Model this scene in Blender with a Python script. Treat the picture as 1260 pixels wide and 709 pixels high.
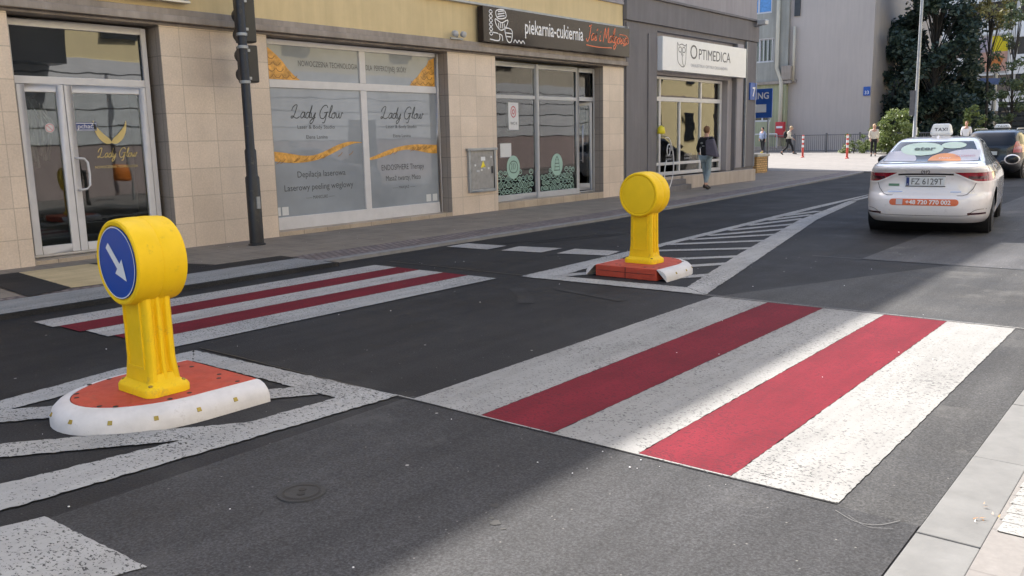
import bpy, bmesh, math, random
from mathutils import Vector, Matrix
R_ = math.radians
random.seed(7)
for o in list(bpy.data.objects): bpy.data.objects.remove(o)
scene = bpy.context.scene
col = scene.collection

# ------------------------------------------------------------------ camera
cam_d = bpy.data.cameras.new('camera'); cam = bpy.data.objects.new('camera', cam_d); col.objects.link(cam)
cam_d.sensor_width = 36; cam_d.lens = 1056.75/1260*36
cam_d.clip_start = .05; cam_d.clip_end = 1500
RX = ((0.7755405, 0.09132699, -0.62465696), (0.6309275, -0.14601465, 0.76197783), (-0.02161993, -0.98505792, -0.17086098))
cam.matrix_world = Matrix(((RX[0][0], -RX[0][1], -RX[0][2], 0), (RX[1][0], -RX[1][1], -RX[1][2], 0), (RX[2][0], -RX[2][1], -RX[2][2], 1.55), (0, 0, 0, 1)))
scene.camera = cam
# ------------------------------------------------------------------ light
SUN_EL = 46.8; SUN_H = Vector((-.93, .367, 0))          # horizontal direction towards the sun
world = bpy.data.worlds.new('World'); scene.world = world; world.use_nodes = True
wt = world.node_tree; bg = wt.nodes['Background']
sky = wt.nodes.new('ShaderNodeTexSky'); sky.sky_type = 'NISHITA'; sky.sun_disc = False
sky.sun_elevation = R_(SUN_EL); sky.sun_rotation = math.atan2(SUN_H.x, SUN_H.y)
sky.air_density = 1.0; sky.dust_density = 2.5; sky.ozone_density = .6
wt.links.new(sky.outputs[0], bg.inputs[0]); bg.inputs[1].default_value = .15
sd = bpy.data.lights.new('sun', 'SUN'); sun = bpy.data.objects.new('sun', sd); col.objects.link(sun)
sd.energy = 4.3; sd.angle = R_(.55); sd.color = (1, .95, .88)
sv = SUN_H.normalized()*math.cos(R_(SUN_EL)) + Vector((0, 0, math.sin(R_(SUN_EL))))
sun.rotation_euler = sv.to_track_quat('Z', 'Y').to_euler(); sun.location = (-30, 30, 60)
vs = scene.view_settings; vs.view_transform = 'Standard'; vs.look = 'None'; vs.gamma = 1; vs.use_curve_mapping = False
vs.exposure = 1.38

# ------------------------------------------------------------------ materials
MATS = {}
def nmat(name):
    m = bpy.data.materials.new(name); m.use_nodes = True; MATS[name] = m
    return m, m.node_tree, m.node_tree.nodes['Principled BSDF']
def N(nt, t, **k):
    n = nt.nodes.new('ShaderNode'+t)
    for a, b in k.items():
        if isinstance(a, str) and hasattr(n, a): setattr(n, a, b)
        else: n.inputs[a].default_value = b
    return n
def I(n, **k):
    for a, b in k.items(): n.inputs[a.replace('_', ' ')].default_value = b
    return n
def c4(c): return (c[0], c[1], c[2], 1)
def pos(nt): return N(nt, 'NewGeometry').outputs['Position']
def objc(nt): return N(nt, 'TexCoord').outputs['Object']
def noise(nt, vec, scale, detail=4, rough=.6):
    n = I(N(nt, 'TexNoise'), Scale=scale, Detail=detail, Roughness=rough); nt.links.new(vec, n.inputs['Vector']); return n.outputs['Fac']
def ramp(nt, fac, p):
    r = N(nt, 'ValToRGB'); e = r.color_ramp.elements
    while len(e) < len(p): e.new(.5)
    for q, (x, c) in zip(e, p): q.position = x; q.color = c4(c) if not isinstance(c, (int, float)) else (c, c, c, 1)
    nt.links.new(fac, r.inputs[0]); return r.outputs[0]
def mix(nt, fac, a, b, bt='MIX'):
    m = N(nt, 'Mix', data_type='RGBA', blend_type=bt)
    for s, v in ((0, fac), (6, a), (7, b)):
        if hasattr(v, 'links'): nt.links.new(v, m.inputs[s])
        else: m.inputs[s].default_value = v if isinstance(v, (int, float)) else c4(v)
    return m.outputs[2]
def bump(nt, h, bs, st=.3, d=.01):
    b = I(N(nt, 'Bump'), Strength=st, Distance=d); nt.links.new(h, b.inputs['Height']); nt.links.new(b.outputs[0], bs.inputs['Normal'])
def plain(name, c, rough=.5, metal=0, var=.12, scale=6, bst=0, coat=0, spec=None):
    m, nt, bs = nmat(name)
    f = noise(nt, objc(nt), scale, 5)
    cc = ramp(nt, f, [(.3, [v*(1-var) for v in c]), (.7, [min(1, v*(1+var)) for v in c])])
    nt.links.new(cc, bs.inputs['Base Color']); bs.inputs['Roughness'].default_value = rough; bs.inputs['Metallic'].default_value = metal
    if name in ('yellow_plastic', 'rubber_white', 'rubber_red', 'car_white', 'dark_pole', 'cabinet'):     # scuffs and splashed dirt
        sc = noise(nt, objc(nt), 7, 8, .8); k = .25 if name == 'car_white' else .55
        cc = mix(nt, ramp(nt, sc, [(.56, 0), (.72, k)]), cc, (.16, .13, .09)); nt.links.new(cc, bs.inputs['Base Color'])
        nt.links.new(ramp(nt, sc, [(.4, rough), (.7, min(1, rough+.25))]), bs.inputs['Roughness'])
    if coat: bs.inputs['Coat Weight'].default_value = coat; bs.inputs['Coat Roughness'].default_value = .04
    if spec is not None: bs.inputs['Specular IOR Level'].default_value = spec
    if bst: bump(nt, noise(nt, objc(nt), scale*12, 3), bs, bst, .004)
    return m
def asphalt(name, base, warm=(1, 1, 1), big=.25):
    m, nt, bs = nmat(name); p = pos(nt)
    g = noise(nt, p, 90, 3, .7); b = noise(nt, p, 1.1, 5, .65); b2 = noise(nt, p, .35, 3)
    c = ramp(nt, g, [(.28, [base*.5]*3), (.5, [base*v for v in warm]), (.74, [base*1.8*v for v in warm])])
    c = mix(nt, 1, c, ramp(nt, b, [(.3, 1-big), (.7, 1+big*.6)]), 'MULTIPLY')
    c = mix(nt, 1, c, ramp(nt, b2, [(.35, .80), (.65, 1.22)]), 'MULTIPLY')
    # streaks along the driving direction
    mp = N(nt, 'Mapping'); mp.inputs['Scale'].default_value = (3.0, .25, 1); nt.links.new(p, mp.inputs['Vector'])
    c = mix(nt, 1, c, ramp(nt, noise(nt, mp.outputs[0], 1.5, 4), [(.3, .82), (.7, 1.18)]), 'MULTIPLY')
    st = noise(nt, p, .55, 6, .75)                       # dusty, polished and oily spots
    c = mix(nt, ramp(nt, st, [(.53, 0), (.66, .6)]), c, [base*2.2, base*2.15, base*2.1])
    c = mix(nt, ramp(nt, noise(nt, p, 1.9, 3, .5), [(.70, 0), (.76, .6)]), c, [base*.45]*3)
    # scattered light grit
    v = I(N(nt, 'TexVoronoi'), Scale=3.2, Randomness=1); nt.links.new(p, v.inputs['Vector'])
    s = ramp(nt, v.outputs['Distance'], [(.022, 1), (.036, 0)])
    c = mix(nt, s, c, (.33, .32, .3))
    v2 = I(N(nt, 'TexVoronoi'), Scale=11, Randomness=1); nt.links.new(p, v2.inputs['Vector'])
    s2 = ramp(nt, v2.outputs['Distance'], [(.03, .8), (.06, 0)])
    c = mix(nt, s2, c, (.2, .19, .18))
    nt.links.new(c, bs.inputs['Base Color']); nt.links.new(ramp(nt, b, [(.3, .62), (.7, .85)]), bs.inputs['Roughness'])
    bs.inputs['Specular IOR Level'].default_value = .16
    bump(nt, g, bs, .55, .006)
    return m
asphalt('asphalt_new', .025, (1, 1, 1.08))
asphalt('asphalt_mid', .044, (1, 1, 1.06))
asphalt('asphalt_side', .056, (1, .99, 1), .2)
asphalt('asphalt_patch', .07, (1, .99, 1.04), .2)
asphalt('asphalt_old', .07, (1.02, 1, 1), .2)
def paintmat(name, c, pit=.36, wear=.1, pitc=(.06, .06, .065)):
    m, nt, bs = nmat(name); p = pos(nt)
    mp = N(nt, 'Mapping'); mp.inputs['Scale'].default_value = (1, 1.6, 1); nt.links.new(p, mp.inputs['Vector'])
    g = noise(nt, mp.outputs[0], 58, 3, .6); b = noise(nt, p, 2.2, 5, .6)
    big = noise(nt, p, 1.0, 3)
    th = N(nt, 'MapRange'); I(th, From_Min=.3, From_Max=.7, To_Min=pit-.04, To_Max=pit+.05); nt.links.new(big, th.inputs['Value'])
    lt = N(nt, 'Math', operation='SUBTRACT'); nt.links.new(g, lt.inputs[0]); nt.links.new(th.outputs[0], lt.inputs[1])
    s = ramp(nt, lt.outputs[0], [(0, 0), (.035, 1)])
    cc = ramp(nt, b, [(.3, [v*(1-wear) for v in c]), (.7, c)])
    m2 = N(nt, 'Mapping'); m2.inputs['Scale'].default_value = (4, .5, 1); nt.links.new(p, m2.inputs['Vector'])
    cc = mix(nt, 1, cc, ramp(nt, noise(nt, m2.outputs[0], 1.1, 5, .7), [(.32, .80), (.62, 1.04)]), 'MULTIPLY')
    cc = mix(nt, s, pitc, cc)
    v = I(N(nt, 'TexVoronoi'), Scale=2.3, Randomness=1); nt.links.new(p, v.inputs['Vector'])
    cc = mix(nt, ramp(nt, v.outputs['Distance'], [(.02, .6), (.05, 0)]), cc, (.1, .09, .08))
    nt.links.new(cc, bs.inputs['Base Color']); bs.inputs['Roughness'].default_value = .8; bs.inputs['Specular IOR Level'].default_value = .15
    bump(nt, g, bs, .5, .006)
paintmat('paint_white', (.29, .287, .28), .37, .12, (.08,.08,.08))
paintmat('paint_white_pitted', (.37, .365, .355), .375, .15, (.06,.06,.06))
paintmat('paint_red', (.165, .013, .024), .40, .22, (.09, .012, .02))
paintmat('paint_dash', (.42, .40, .38), .37, .2)
paintmat('paint_pad', (.66, .51, .29), .33, .2)
def slabs(name, c, w=.5, h=.5, mortar=.012, dark=.5, axis='XY', off=0, var=.15, bst=.3, grime=.25, rough=.75, bw=None):
    m, nt, bs = nmat(name); p = pos(nt)
    sp = N(nt, 'SeparateXYZ'); nt.links.new(p, sp.inputs[0]); cb = N(nt, 'CombineXYZ')
    for k, a in enumerate(axis): nt.links.new(sp.outputs['XYZ'.index(a)], cb.inputs[k])
    b = N(nt, 'TexBrick'); b.offset = off; I(b, Scale=1, Mortar_Size=mortar, Mortar_Smooth=.15, Brick_Width=w, Row_Height=h)
    b.inputs['Color1'].default_value = c4([v*(1-var) for v in c]); b.inputs['Color2'].default_value = c4([v*(1+var) for v in c]); b.inputs['Mortar'].default_value = c4([v*dark for v in c])
    nt.links.new(cb.outputs[0], b.inputs['Vector'])
    g = noise(nt, p, 1.7, 6, .65)
    cc = mix(nt, 1, b.outputs['Color'], ramp(nt, g, [(.3, 1-grime), (.7, 1.06)]), 'MULTIPLY')
    cc = mix(nt, 1, cc, ramp(nt, noise(nt, p, 40, 3), [(.3, .9), (.7, 1.08)]), 'MULTIPLY')
    nt.links.new(cc, bs.inputs['Base Color']); bs.inputs['Roughness'].default_value = rough
    inv = N(nt, 'Math', operation='SUBTRACT'); inv.inputs[0].default_value = 1; nt.links.new(b.outputs['Fac'], inv.inputs[1])
    bump(nt, inv.outputs[0], bs, bst, .006)
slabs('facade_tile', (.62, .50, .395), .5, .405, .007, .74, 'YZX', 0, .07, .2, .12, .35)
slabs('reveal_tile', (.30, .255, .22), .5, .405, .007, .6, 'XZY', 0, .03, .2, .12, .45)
slabs('plinth_tile', (.43, .34, .25), .5, .6, .006, .5, 'YZX', 0, .05, .3, .25, .5)
slabs('sidewalk_slab', (.25, .205, .16), .5, .5, .012, .72, 'YXZ', .5, .05, .3, .3)
slabs('paver_strip', (.24, .19, .18), .11, .11, .02, .45, 'YXZ', .5, .3, .8, .3)
slabs('plaza_paving', (.185, .172, .162), 1.2, .6, .02, .8, 'XYZ', .5, .05, .3, .15)
slabs('right_paving', (.19, .177, .168), .4, .4, .006, .8, 'XYZ', 0, .04, .2, .2)
slabs('yellow_brick', (.55, .33, .13), .25, .085, .014, .45, 'XZY', .5, .15, .6, .15)
slabs('yellow_brick_side', (.55, .33, .13), .25, .085, .014, .45, 'YZX', .5, .15, .6, .15)
slabs('siding', (.62, .64, .66), 40, .55, .025, .15, 'YZX', 0, .04, .6, .1, .4)
slabs('panel_white', (.62, .63, .64), 1.6, 3.2, .03, .6, 'XZY', 0, .04, .3, .1, .5)
def plaster(name, c, grime=.2, streak=.15, sc=1.2):
    m, nt, bs = nmat(name); p = pos(nt)
    cc = ramp(nt, noise(nt, p, sc, 6, .7), [(.28, [v*(1-grime) for v in c]), (.7, c)])
    mp = N(nt, 'Mapping'); mp.inputs['Scale'].default_value = (5, 5, .4); nt.links.new(p, mp.inputs['Vector'])
    cc = mix(nt, 1, cc, ramp(nt, noise(nt, mp.outputs[0], 1.2, 4), [(.3, 1-streak), (.7, 1.03)]), 'MULTIPLY')
    nt.links.new(cc, bs.inputs['Base Color']); bs.inputs['Roughness'].default_value = .9
    bump(nt, noise(nt, p, 45, 4), bs, .35, .006)
plaster('yellow_plaster', (.68, .53, .29), .14, .1)
plaster('grey_plaster', (.20, .185, .185), .15)
plaster('grey_light', (.36, .33, .33), .12)
plaster('concrete', (.40, .34, .29), .3, .3)
plaster('soffit', (.12, .105, .09), .3)
plaster('clinic_plinth', (.48, .40, .33), .15)
plaster('tower_wall', (.46, .405, .37), .12, .06, .12)
plaster('green_wall', (.42, .43, .28), .25, .2, .5)
plaster('grey_wall_far', (.38, .37, .33), .25, .2, .5)
plaster('cream_wall', (.72, .62, .36), .08, .05)
plaster('pink_wall', (.40, .33, .32), .15)
asphalt('dust', .034, (1, 1, 1.06), .4)
plaster('wood_cream', (.55, .50, .40), .1)
plaster('kerb_stone', (.26, .25, .245), .25, .1, 4)
plaster('gutter_stone', (.165, .165, .163), .2, .1, 3)
plain('white_frame', (.58, .56, .56), .35, var=.05)
plain('grey_frame', (.40, .40, .41), .35, var=.06)
plain('alu', (.45, .45, .46), .35, .6, .05)
plain('galv', (.33, .34, .35), .5, .5, .15)
plain('cabinet', (.30, .29, .28), .55, .2, .15, 9)
plain('black_metal', (.018, .018, .02), .4, 0, .2)
plain('dark_pole', (.013, .013, .016), .38, 0, .3, 9, .2)
plain('yellow_plastic', (.80, .52, .006), .5, 0, .08, 4, .12, 0, .3)
plain('yellow_panel', (.80, .53, .012), .46, 0, .04, 6, 0, 0, .3)
plain('blue_sign', (.005, .06, .34), .3, 0, .04)
plain('blue_sign_far', (.02, .09, .36), .45, 0, .1)
plain('white_sign', (.68, .70, .72), .35, 0, .04)
plain('white_letter', (.75, .74, .74), .4, 0, .03)
plain('rubber_white', (.60, .58, .58), .6, 0, .12, 7, .25)
plain('rubber_red', (.42, .055, .028), .62, 0, .14, 8, .35)
plain('reflector', (.38, .28, .06), .25, .3, .1)
plain('bolt_hole', (.012, .011, .011), .7, 0, .1)
plain('cast_iron', (.022, .022, .023), .7, .0, .3, 20, .4)
plain('tar', (.008, .008, .008), .5, 0, .1)
plain('sign_black', (.018, .013, .016), .10, 0, .1, 2, 0, 0, .35)
plain('sign_light', (.74, .74, .75), .25, 0, .03)
plain('letter_grey', (.09, .09, .10), .5, 0, .05)
plain('letter_faint', (.36, .36, .38), .5, 0, .05)
plain('letter_orange', (.70, .13, .035), .4, 0, .05)
plain('film_text', (.05, .055, .06), .5, 0, .05)
plain('gold_print', (.60, .30, .05), .4, 0, .45, 9)
plain('gold_dark', (.30, .13, .02), .4, 0, .2, 9)
plain('gold_text', (.55, .42, .16), .45, 0, .1)
plain('mint', (.30, .46, .39), .5, 0, .08)
plain('mint_dark', (.03, .06, .05), .5, 0, .1)
plain('paper', (.6, .6, .6), .6, 0, .05)
plain('blue_label', (.01, .03, .16), .4, 0, .05)
plain('red_print', (.45, .04, .06), .5, 0, .1)
plain('interior_dark', (.035, .033, .03), .8, 0, .4, 2)
plain('interior_mid', (.22, .2, .18), .7, 0, .3, 2)
plain('blind_cream', (.62, .57, .40), .7, 0, .05, 2)
plain('car_white', (.74, .72, .73), .28, 0, .015, 3, 0, 1)
plain('car_black', (.008, .009, .012), .25, 0, .1, 3, 0, .4)
plain('car_glass', (.012, .014, .017), .05, 0, .1, 3, 0, 0, .35)
plain('tyre', (.016, .016, .017), .8, 0, .1)
plain('rim_metal', (.25, .25, .26), .3, .8, .05)
plain('chrome', (.65, .65, .67), .12, 1, .03)
plain('lamp_red', (.26, .006, .018), .12, 0, .15, 14, 0, 1)
plain('lamp_dark', (.06, .006, .012), .12, 0, .3, 14, 0, 1)
plain('black_trim', (.015, .015, .016), .5, 0, .1)
plain('plate', (.60, .63, .66), .35, 0, .04)
plain('sticker_mint', (.50, .62, .50), .4, 0, .05)
plain('sticker_lilac', (.50, .48, .52), .4, 0, .05)
plain('sticker_orange', (.72, .26, .05), .4, 0, .05)
plain('phone_orange', (.62, .13, .04), .4, 0, .06)
plain('text_green', (.06, .09, .07), .5, 0, .05)
plain('text_pink', (.55, .25, .3), .5, 0, .05)
plain('eco_green', (.10, .22, .14), .5, 0, .05)
plain('taxi_lamp', (.70, .71, .70), .3, 0, .03)
plain('skin', (.50, .28, .2), .55, 0, .05)
plain('hair_brown', (.16, .075, .03), .7, 0, .3, 40)
plain('hair_blond', (.50, .36, .2), .7, 0, .2, 40)
plain('cloth_black', (.012, .012, .015), .85, 0, .2, 12, .3)
plain('cloth_print', (.22, .22, .21), .85, 0, .3, 12)
plain('jeans', (.25, .31, .34), .85, 0, .18, 12, .3)
plain('cloth_cream', (.62, .56, .46), .85, 0, .08, 12, .3)
plain('cloth_blue', (.28, .33, .46), .85, 0, .1, 12)
plain('bag_grey', (.085, .075, .10), .8, 0, .2, 9, .3)
plain('shoe_dark', (.02, .014, .013), .6, 0, .1)
plain('shoe_yellow', (.6, .45, .08), .6, 0, .1)
plain('post_red', (.55, .06, .04), .5, 0, .1)
plain('mailbox_red', (.45, .03, .04), .5, 0, .1)
plain('fence_grey', (.13, .13, .135), .5, .3, .1)
plain('bark', (.03, .026, .022), .95, 0, .3, 9, .6)
plain('roof_dark', (.05, .05, .055), .8, 0, .15)
plain('orange_bin', (.6, .18, .03), .5, 0, .1)
plain('bb_yellow', (.8, .65, .03), .5, 0, .1)
plain('bb_pink', (.7, .42, .34), .5, 0, .2, 2)
plain('bb_orange', (.7, .25, .08), .5, 0, .2, 2)
plain('bb_blue', (.12, .17, .34), .5, 0, .2, 2)
plain('bb_lilac', (.5, .45, .55), .5, 0, .2, 2)
plain('far_dark', (.04, .045, .05), .6, 0, .2)
plain('blue_pane', (.08, .25, .55), .1, 0, .2)  # blue reflection painted into the pane's own colour
plain('sign_pale_blue', (.30, .36, .42), .3, 0, .06)
def leafmat(name, a, b):
    m, nt, bs = nmat(name); p = pos(nt)
    f = noise(nt, p, .9, 5, .7); f2 = noise(nt, p, 9, 3)
    cc = mix(nt, .5, ramp(nt, f, [(.35, a), (.65, b)]), ramp(nt, f2, [(.35, a), (.65, b)]))
    nt.links.new(cc, bs.inputs['Base Color']); bs.inputs['Roughness'].default_value = .5
    tr = N(nt, 'BsdfTranslucent'); nt.links.new(cc, tr.inputs[0]); ms = N(nt, 'MixShader'); ms.inputs[0].default_value = .25
    nt.links.new(bs.outputs[0], ms.inputs[1]); nt.links.new(tr.outputs[0], ms.inputs[2]); nt.links.new(ms.outputs[0], nt.nodes['Material Output'].inputs[0])
leafmat('leaf_dark', (.022, .040, .036), (.050, .080, .052))
leafmat('leaf_green_dark', (.04, .07, .04), (.12, .15, .06))
leafmat('leaf_green', (.07, .11, .03), (.19, .23, .07))
leafmat('leaf_yellow', (.12, .13, .04), (.28, .24, .09))
def glassmat(name, tint, back=None, refl=1.0, ior=1.75):
    """a pane: the clear part shows the room behind, the reflected part is ordinary Fresnel"""
    m, nt, bs = nmat(name)
    gl = N(nt, 'BsdfGlossy'); gl.inputs['Roughness'].default_value = .012; gl.inputs['Color'].default_value = (refl, refl, refl, 1)
    w = noise(nt, pos(nt), 1.1, 2); bb = I(N(nt, 'Bump'), Strength=.12, Distance=.02); nt.links.new(w, bb.inputs['Height']); nt.links.new(bb.outputs[0], gl.inputs['Normal'])
    fr = N(nt, 'Fresnel'); fr.inputs['IOR'].default_value = ior
    ms = N(nt, 'MixShader'); nt.links.new(fr.outputs[0], ms.inputs[0])
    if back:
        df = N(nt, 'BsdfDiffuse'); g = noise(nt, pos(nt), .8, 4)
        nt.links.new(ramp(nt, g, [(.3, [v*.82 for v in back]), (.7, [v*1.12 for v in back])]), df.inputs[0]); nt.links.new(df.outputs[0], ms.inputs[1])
    else:
        tp = N(nt, 'BsdfTransparent'); tp.inputs[0].default_value = c4(tint); nt.links.new(tp.outputs[0], ms.inputs[1])
    nt.links.new(gl.outputs[0], ms.inputs[2]); nt.links.new(ms.outputs[0], nt.nodes['Material Output'].inputs[0])
glassmat('glass_clear', (.75, .8, .8), ior=1.62)
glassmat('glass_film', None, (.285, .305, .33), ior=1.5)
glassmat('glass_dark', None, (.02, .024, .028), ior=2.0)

# ------------------------------------------------------------------ mesh helpers
class MB:
    def __init__(s): s.v = []; s.f = []; s.sm = False
    def add(s, vs, fs):
        b = len(s.v); s.v += [tuple(v) for v in vs]; s.f += [tuple(b+i for i in f) for f in fs]; return s
    def box(s, x0, x1, y0, y1, z0, z1):
        x0, x1 = sorted((x0, x1)); y0, y1 = sorted((y0, y1)); z0, z1 = sorted((z0, z1))
        return s.add([(x0,y0,z0),(x1,y0,z0),(x1,y1,z0),(x0,y1,z0),(x0,y0,z1),(x1,y0,z1),(x1,y1,z1),(x0,y1,z1)],
                     [(0,3,2,1),(4,5,6,7),(0,1,5,4),(1,2,6,5),(2,3,7,6),(3,0,4,7)])
    def prism(s, poly, z0, z1):
        n = len(poly)
        return s.add([(x, y, z0) for x, y in poly]+[(x, y, z1) for x, y in poly],
                     [tuple(range(n))[::-1], tuple(range(n, 2*n))]+[(i, (i+1) % n, n+(i+1) % n, n+i) for i in range(n)])
    def frame(s, poly, O, U, V, W, t0, t1):      # polygon in plane (U,V) extruded along W
        O, U, V, W = map(Vector, (O, U, V, W)); n = len(poly)
        return s.add([O+U*a+V*b+W*t0 for a, b in poly]+[O+U*a+V*b+W*t1 for a, b in poly],
                     [tuple(range(n))[::-1], tuple(range(n, 2*n))]+[(i, (i+1) % n, n+(i+1) % n, n+i) for i in range(n)])
    def tube(s, pts, r, n=10, cap=True):
        pts = [Vector(p) for p in pts]; rs = r if isinstance(r, (list, tuple)) else [r]*len(pts); b = []
        up = Vector((0, 0, 1))
        for i, p in enumerate(pts):
            d = (pts[min(i+1, len(pts)-1)]-pts[max(i-1, 0)]).normalized()
            a = d.cross(up if abs(d.z) < .95 else Vector((1, 0, 0))).normalized(); c = a.cross(d)
            b += [p+(a*math.cos(t)+c*math.sin(t))*rs[i] for t in [2*math.pi*k/n for k in range(n)]]
        fs = [(i*n+k, i*n+(k+1) % n, (i+1)*n+(k+1) % n, (i+1)*n+k) for i in range(len(pts)-1) for k in range(n)]
        if cap: fs += [tuple(range(n))[::-1], tuple((len(pts)-1)*n+k for k in range(n))]
        return s.add(b, fs)
    def lathe(s, prof, O=(0,0,0), A=(0,0,1), n=32):  # prof: (r, h)
        O, A = Vector(O), Vector(A).normalized(); a = A.cross(Vector((1,0,0)) if abs(A.x) < .9 else Vector((0,1,0))).normalized(); c = A.cross(a)
        vs = [O+A*h+(a*math.cos(t)+c*math.sin(t))*r for r, h in prof for t in [2*math.pi*k/n for k in range(n)]]
        fs = [(i*n+k, i*n+(k+1) % n, (i+1)*n+(k+1) % n, (i+1)*n+k) for i in range(len(prof)-1) for k in range(n)]
        fs += [tuple(range(n))[::-1], tuple((len(prof)-1)*n+k for k in range(n))]
        return s.add(vs, fs)
    def ell(s, c, r, n=16, m=10, rot=None):
        vs = []
        for i in range(m+1):
            ph = math.pi*i/m
            for k in range(n):
                t = 2*math.pi*k/n; p = Vector((r[0]*math.sin(ph)*math.cos(t), r[1]*math.sin(ph)*math.sin(t), r[2]*math.cos(ph)))
                if rot: p = rot @ p
                vs.append(Vector(c)+p)
        return s.add(vs, [(i*n+k, (i+1)*n+k, (i+1)*n+(k+1) % n, i*n+(k+1) % n) for i in range(m) for k in range(n)])
SPLIT = {'window_reveal', 'plinth', 'visor', 'clamp', 'bolt_hole', 'bolt', 'white_band', 'paper_scraps', 'slot', 'mullion', 'rear_walls', 'display_counter', 'roof', 'drain_pipe', 'plate_frame', 'steps', 'portal', 'ledge', 'curtain', 'blind', 'sill_band', 'tread', 'wall_band', 'window_band', 'tiled_wall', 'cornice', 'roof_rail', 'window_pillar', 'rails', 'underbody'}
def pieces(mb):
    p = list(range(len(mb.v)))
    def f(i):
        while p[i] != i: p[i] = p[p[i]]; i = p[i]
        return i
    for fc in mb.f:
        for q in fc[1:]: p[f(fc[0])] = f(q)
    g = {}
    for fc in mb.f: g.setdefault(f(fc[0]), []).append(fc)
    out = []
    for fs in g.values():
        ids = sorted({i for fc in fs for i in fc}); mp_ = {a: b for b, a in enumerate(ids)}; m = MB(); m.add([mb.v[i] for i in ids], [tuple(mp_[i] for i in fc) for fc in fs]); out.append(m)
    return out
def link(name, mb, mat, parent=None, **k):
    if name in SPLIT and parent is not None:
        ms = pieces(mb)
        if 1 < len(ms) <= 40: return [link1(name, m, mat, parent, **k) for m in ms][0]
    return link1(name, mb, mat, parent, **k)
def link1(name, mb, mat, parent=None, smooth=False, bevel=0, local=False):
    me = bpy.data.meshes.new(name)
    off = Vector((0, 0, 0))
    if parent is not None and not local:
        off = Vector(parent.location); p = parent.parent
        while p is not None: off = off+Vector(p.location); p = p.parent
    me.from_pydata([tuple(Vector(v)-off) for v in mb.v], [], mb.f); me.validate()
    bm = bmesh.new(); bm.from_mesh(me); bmesh.ops.remove_doubles(bm, verts=bm.verts, dist=1e-5); bmesh.ops.recalc_face_normals(bm, faces=bm.faces)
    bm.to_mesh(me); bm.free()
    me.materials.append(MATS[mat]); o = bpy.data.objects.new(name, me); col.objects.link(o)
    if parent is not None: o.parent = parent
    if smooth:
        for p in me.polygons: p.use_smooth = True
    if smooth == 'auto' or bevel:
        for p in me.polygons: p.use_smooth = True
    if bevel:
        b = o.modifiers.new('bevel', 'BEVEL'); b.width = bevel; b.segments = 2; b.limit_method = 'ANGLE'; b.angle_limit = R_(40)
    if smooth == 'auto' or bevel: me.set_sharp_from_angle(angle=R_(40)) if not bevel else None
    if bevel:
        w = o.modifiers.new('wn', 'WEIGHTED_NORMAL'); w.keep_sharp = True
    return o
def tag(o, label=None, cat=None, group=None, kind=None):
    if label: o['label'] = label
    if cat: o['category'] = cat
    if group: o['group'] = group
    if kind: o['kind'] = kind
    return o
def thing(name, label, cat, loc=(0,0,0), group=None, rz=0):
    o = bpy.data.objects.new(name, None); col.objects.link(o); o.location = loc; o.rotation_euler = (0, 0, rz); o.empty_display_size = .2
    return tag(o, label, cat, group)
def struct(name, mb, mat, **k): return tag(link(name, mb, mat, **k), kind='structure')
def sub(name, mb, mat, parent, **k): return link(name, mb, mat, parent, **k)
def copy_tree(o, parent=None):
    c = o.copy(); col.objects.link(c)
    if parent is not None: c.parent = parent
    for ch in list(o.children): copy_tree(ch, c)
    return c
def bx(*a): return MB().box(*a)

# planes for writing: O origin, U to the right, V up, W outwards
def text_mb(txt, size, O, U, V, W, align='CENTER', depth=.002, shear=0, sx=1, bold=0, fit=None, mapf=None):
    cu = bpy.data.curves.new('t', 'FONT'); cu.body = txt; cu.size = size; cu.align_x = align; cu.shear = shear; cu.offset = bold; cu.resolution_u = 3
    to = bpy.data.objects.new('t', cu); col.objects.link(to)
    dg = bpy.context.evaluated_depsgraph_get(); me = bpy.data.meshes.new_from_object(to.evaluated_get(dg))
    vs = [v.co.copy() for v in me.vertices]; fs = [tuple(p.vertices) for p in me.polygons]
    bpy.data.objects.remove(to); bpy.data.curves.remove(cu); bpy.data.meshes.remove(me)
    if fit and vs:
        w = max(v.x for v in vs)-min(v.x for v in vs); sx = fit/w
    mb = MB()
    if mapf: mb.add([mapf(v.x*sx, v.y) for v in vs], fs)
    else:
        O, U, V, W = map(Vector, (O, U, V, W)); mb.add([O+U*v.x*sx+V*v.y+W*depth for v in vs], fs)
    return mb
def smooth_pts(p, k=6, closed=False):
    out = []; n = len(p)
    for i in range(n if closed else n-1):
        a, b, c, d = (p[(i-1) % n] if closed or i > 0 else p[i]), p[i], p[(i+1) % n], (p[(i+2) % n] if closed or i+2 < n else p[(i+1) % n])
        for j in range(k):
            t = j/k
            out.append(tuple(.5*(2*b[q]+(c[q]-a[q])*t+(2*a[q]-5*b[q]+4*c[q]-d[q])*t*t+(-a[q]+3*b[q]-3*c[q]+d[q])*t**3) for q in (0, 1)))
    if not closed: out.append(tuple(p[-1]))
    return out
def stroke(mb, pts, w, mapf, closed=False, k=5):
    p = smooth_pts(pts, k, closed) if k > 1 else list(pts); n = len(p); L = []
    for i in range(n):
        a = p[(i-1) % n] if closed or i > 0 else p[i]; b = p[(i+1) % n] if closed or i < n-1 else p[i]
        dx, dy = b[0]-a[0], b[1]-a[1]; l = math.hypot(dx, dy) or 1; nx, ny = -dy/l*w/2, dx/l*w/2
        L.append((p[i][0]+nx, p[i][1]+ny)); L.append((p[i][0]-nx, p[i][1]-ny))
    m = n if closed else n-1
    mb.add([mapf(*q) for q in L], [(2*i, 2*i+1, 2*((i+1) % n)+1, 2*((i+1) % n)) for i in range(m)])
def planef(O, U, V, W, d=.002):
    O, U, V, W = map(Vector, (O, U, V, W)); return lambda a, b: O+U*a+V*b+W*d
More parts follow.
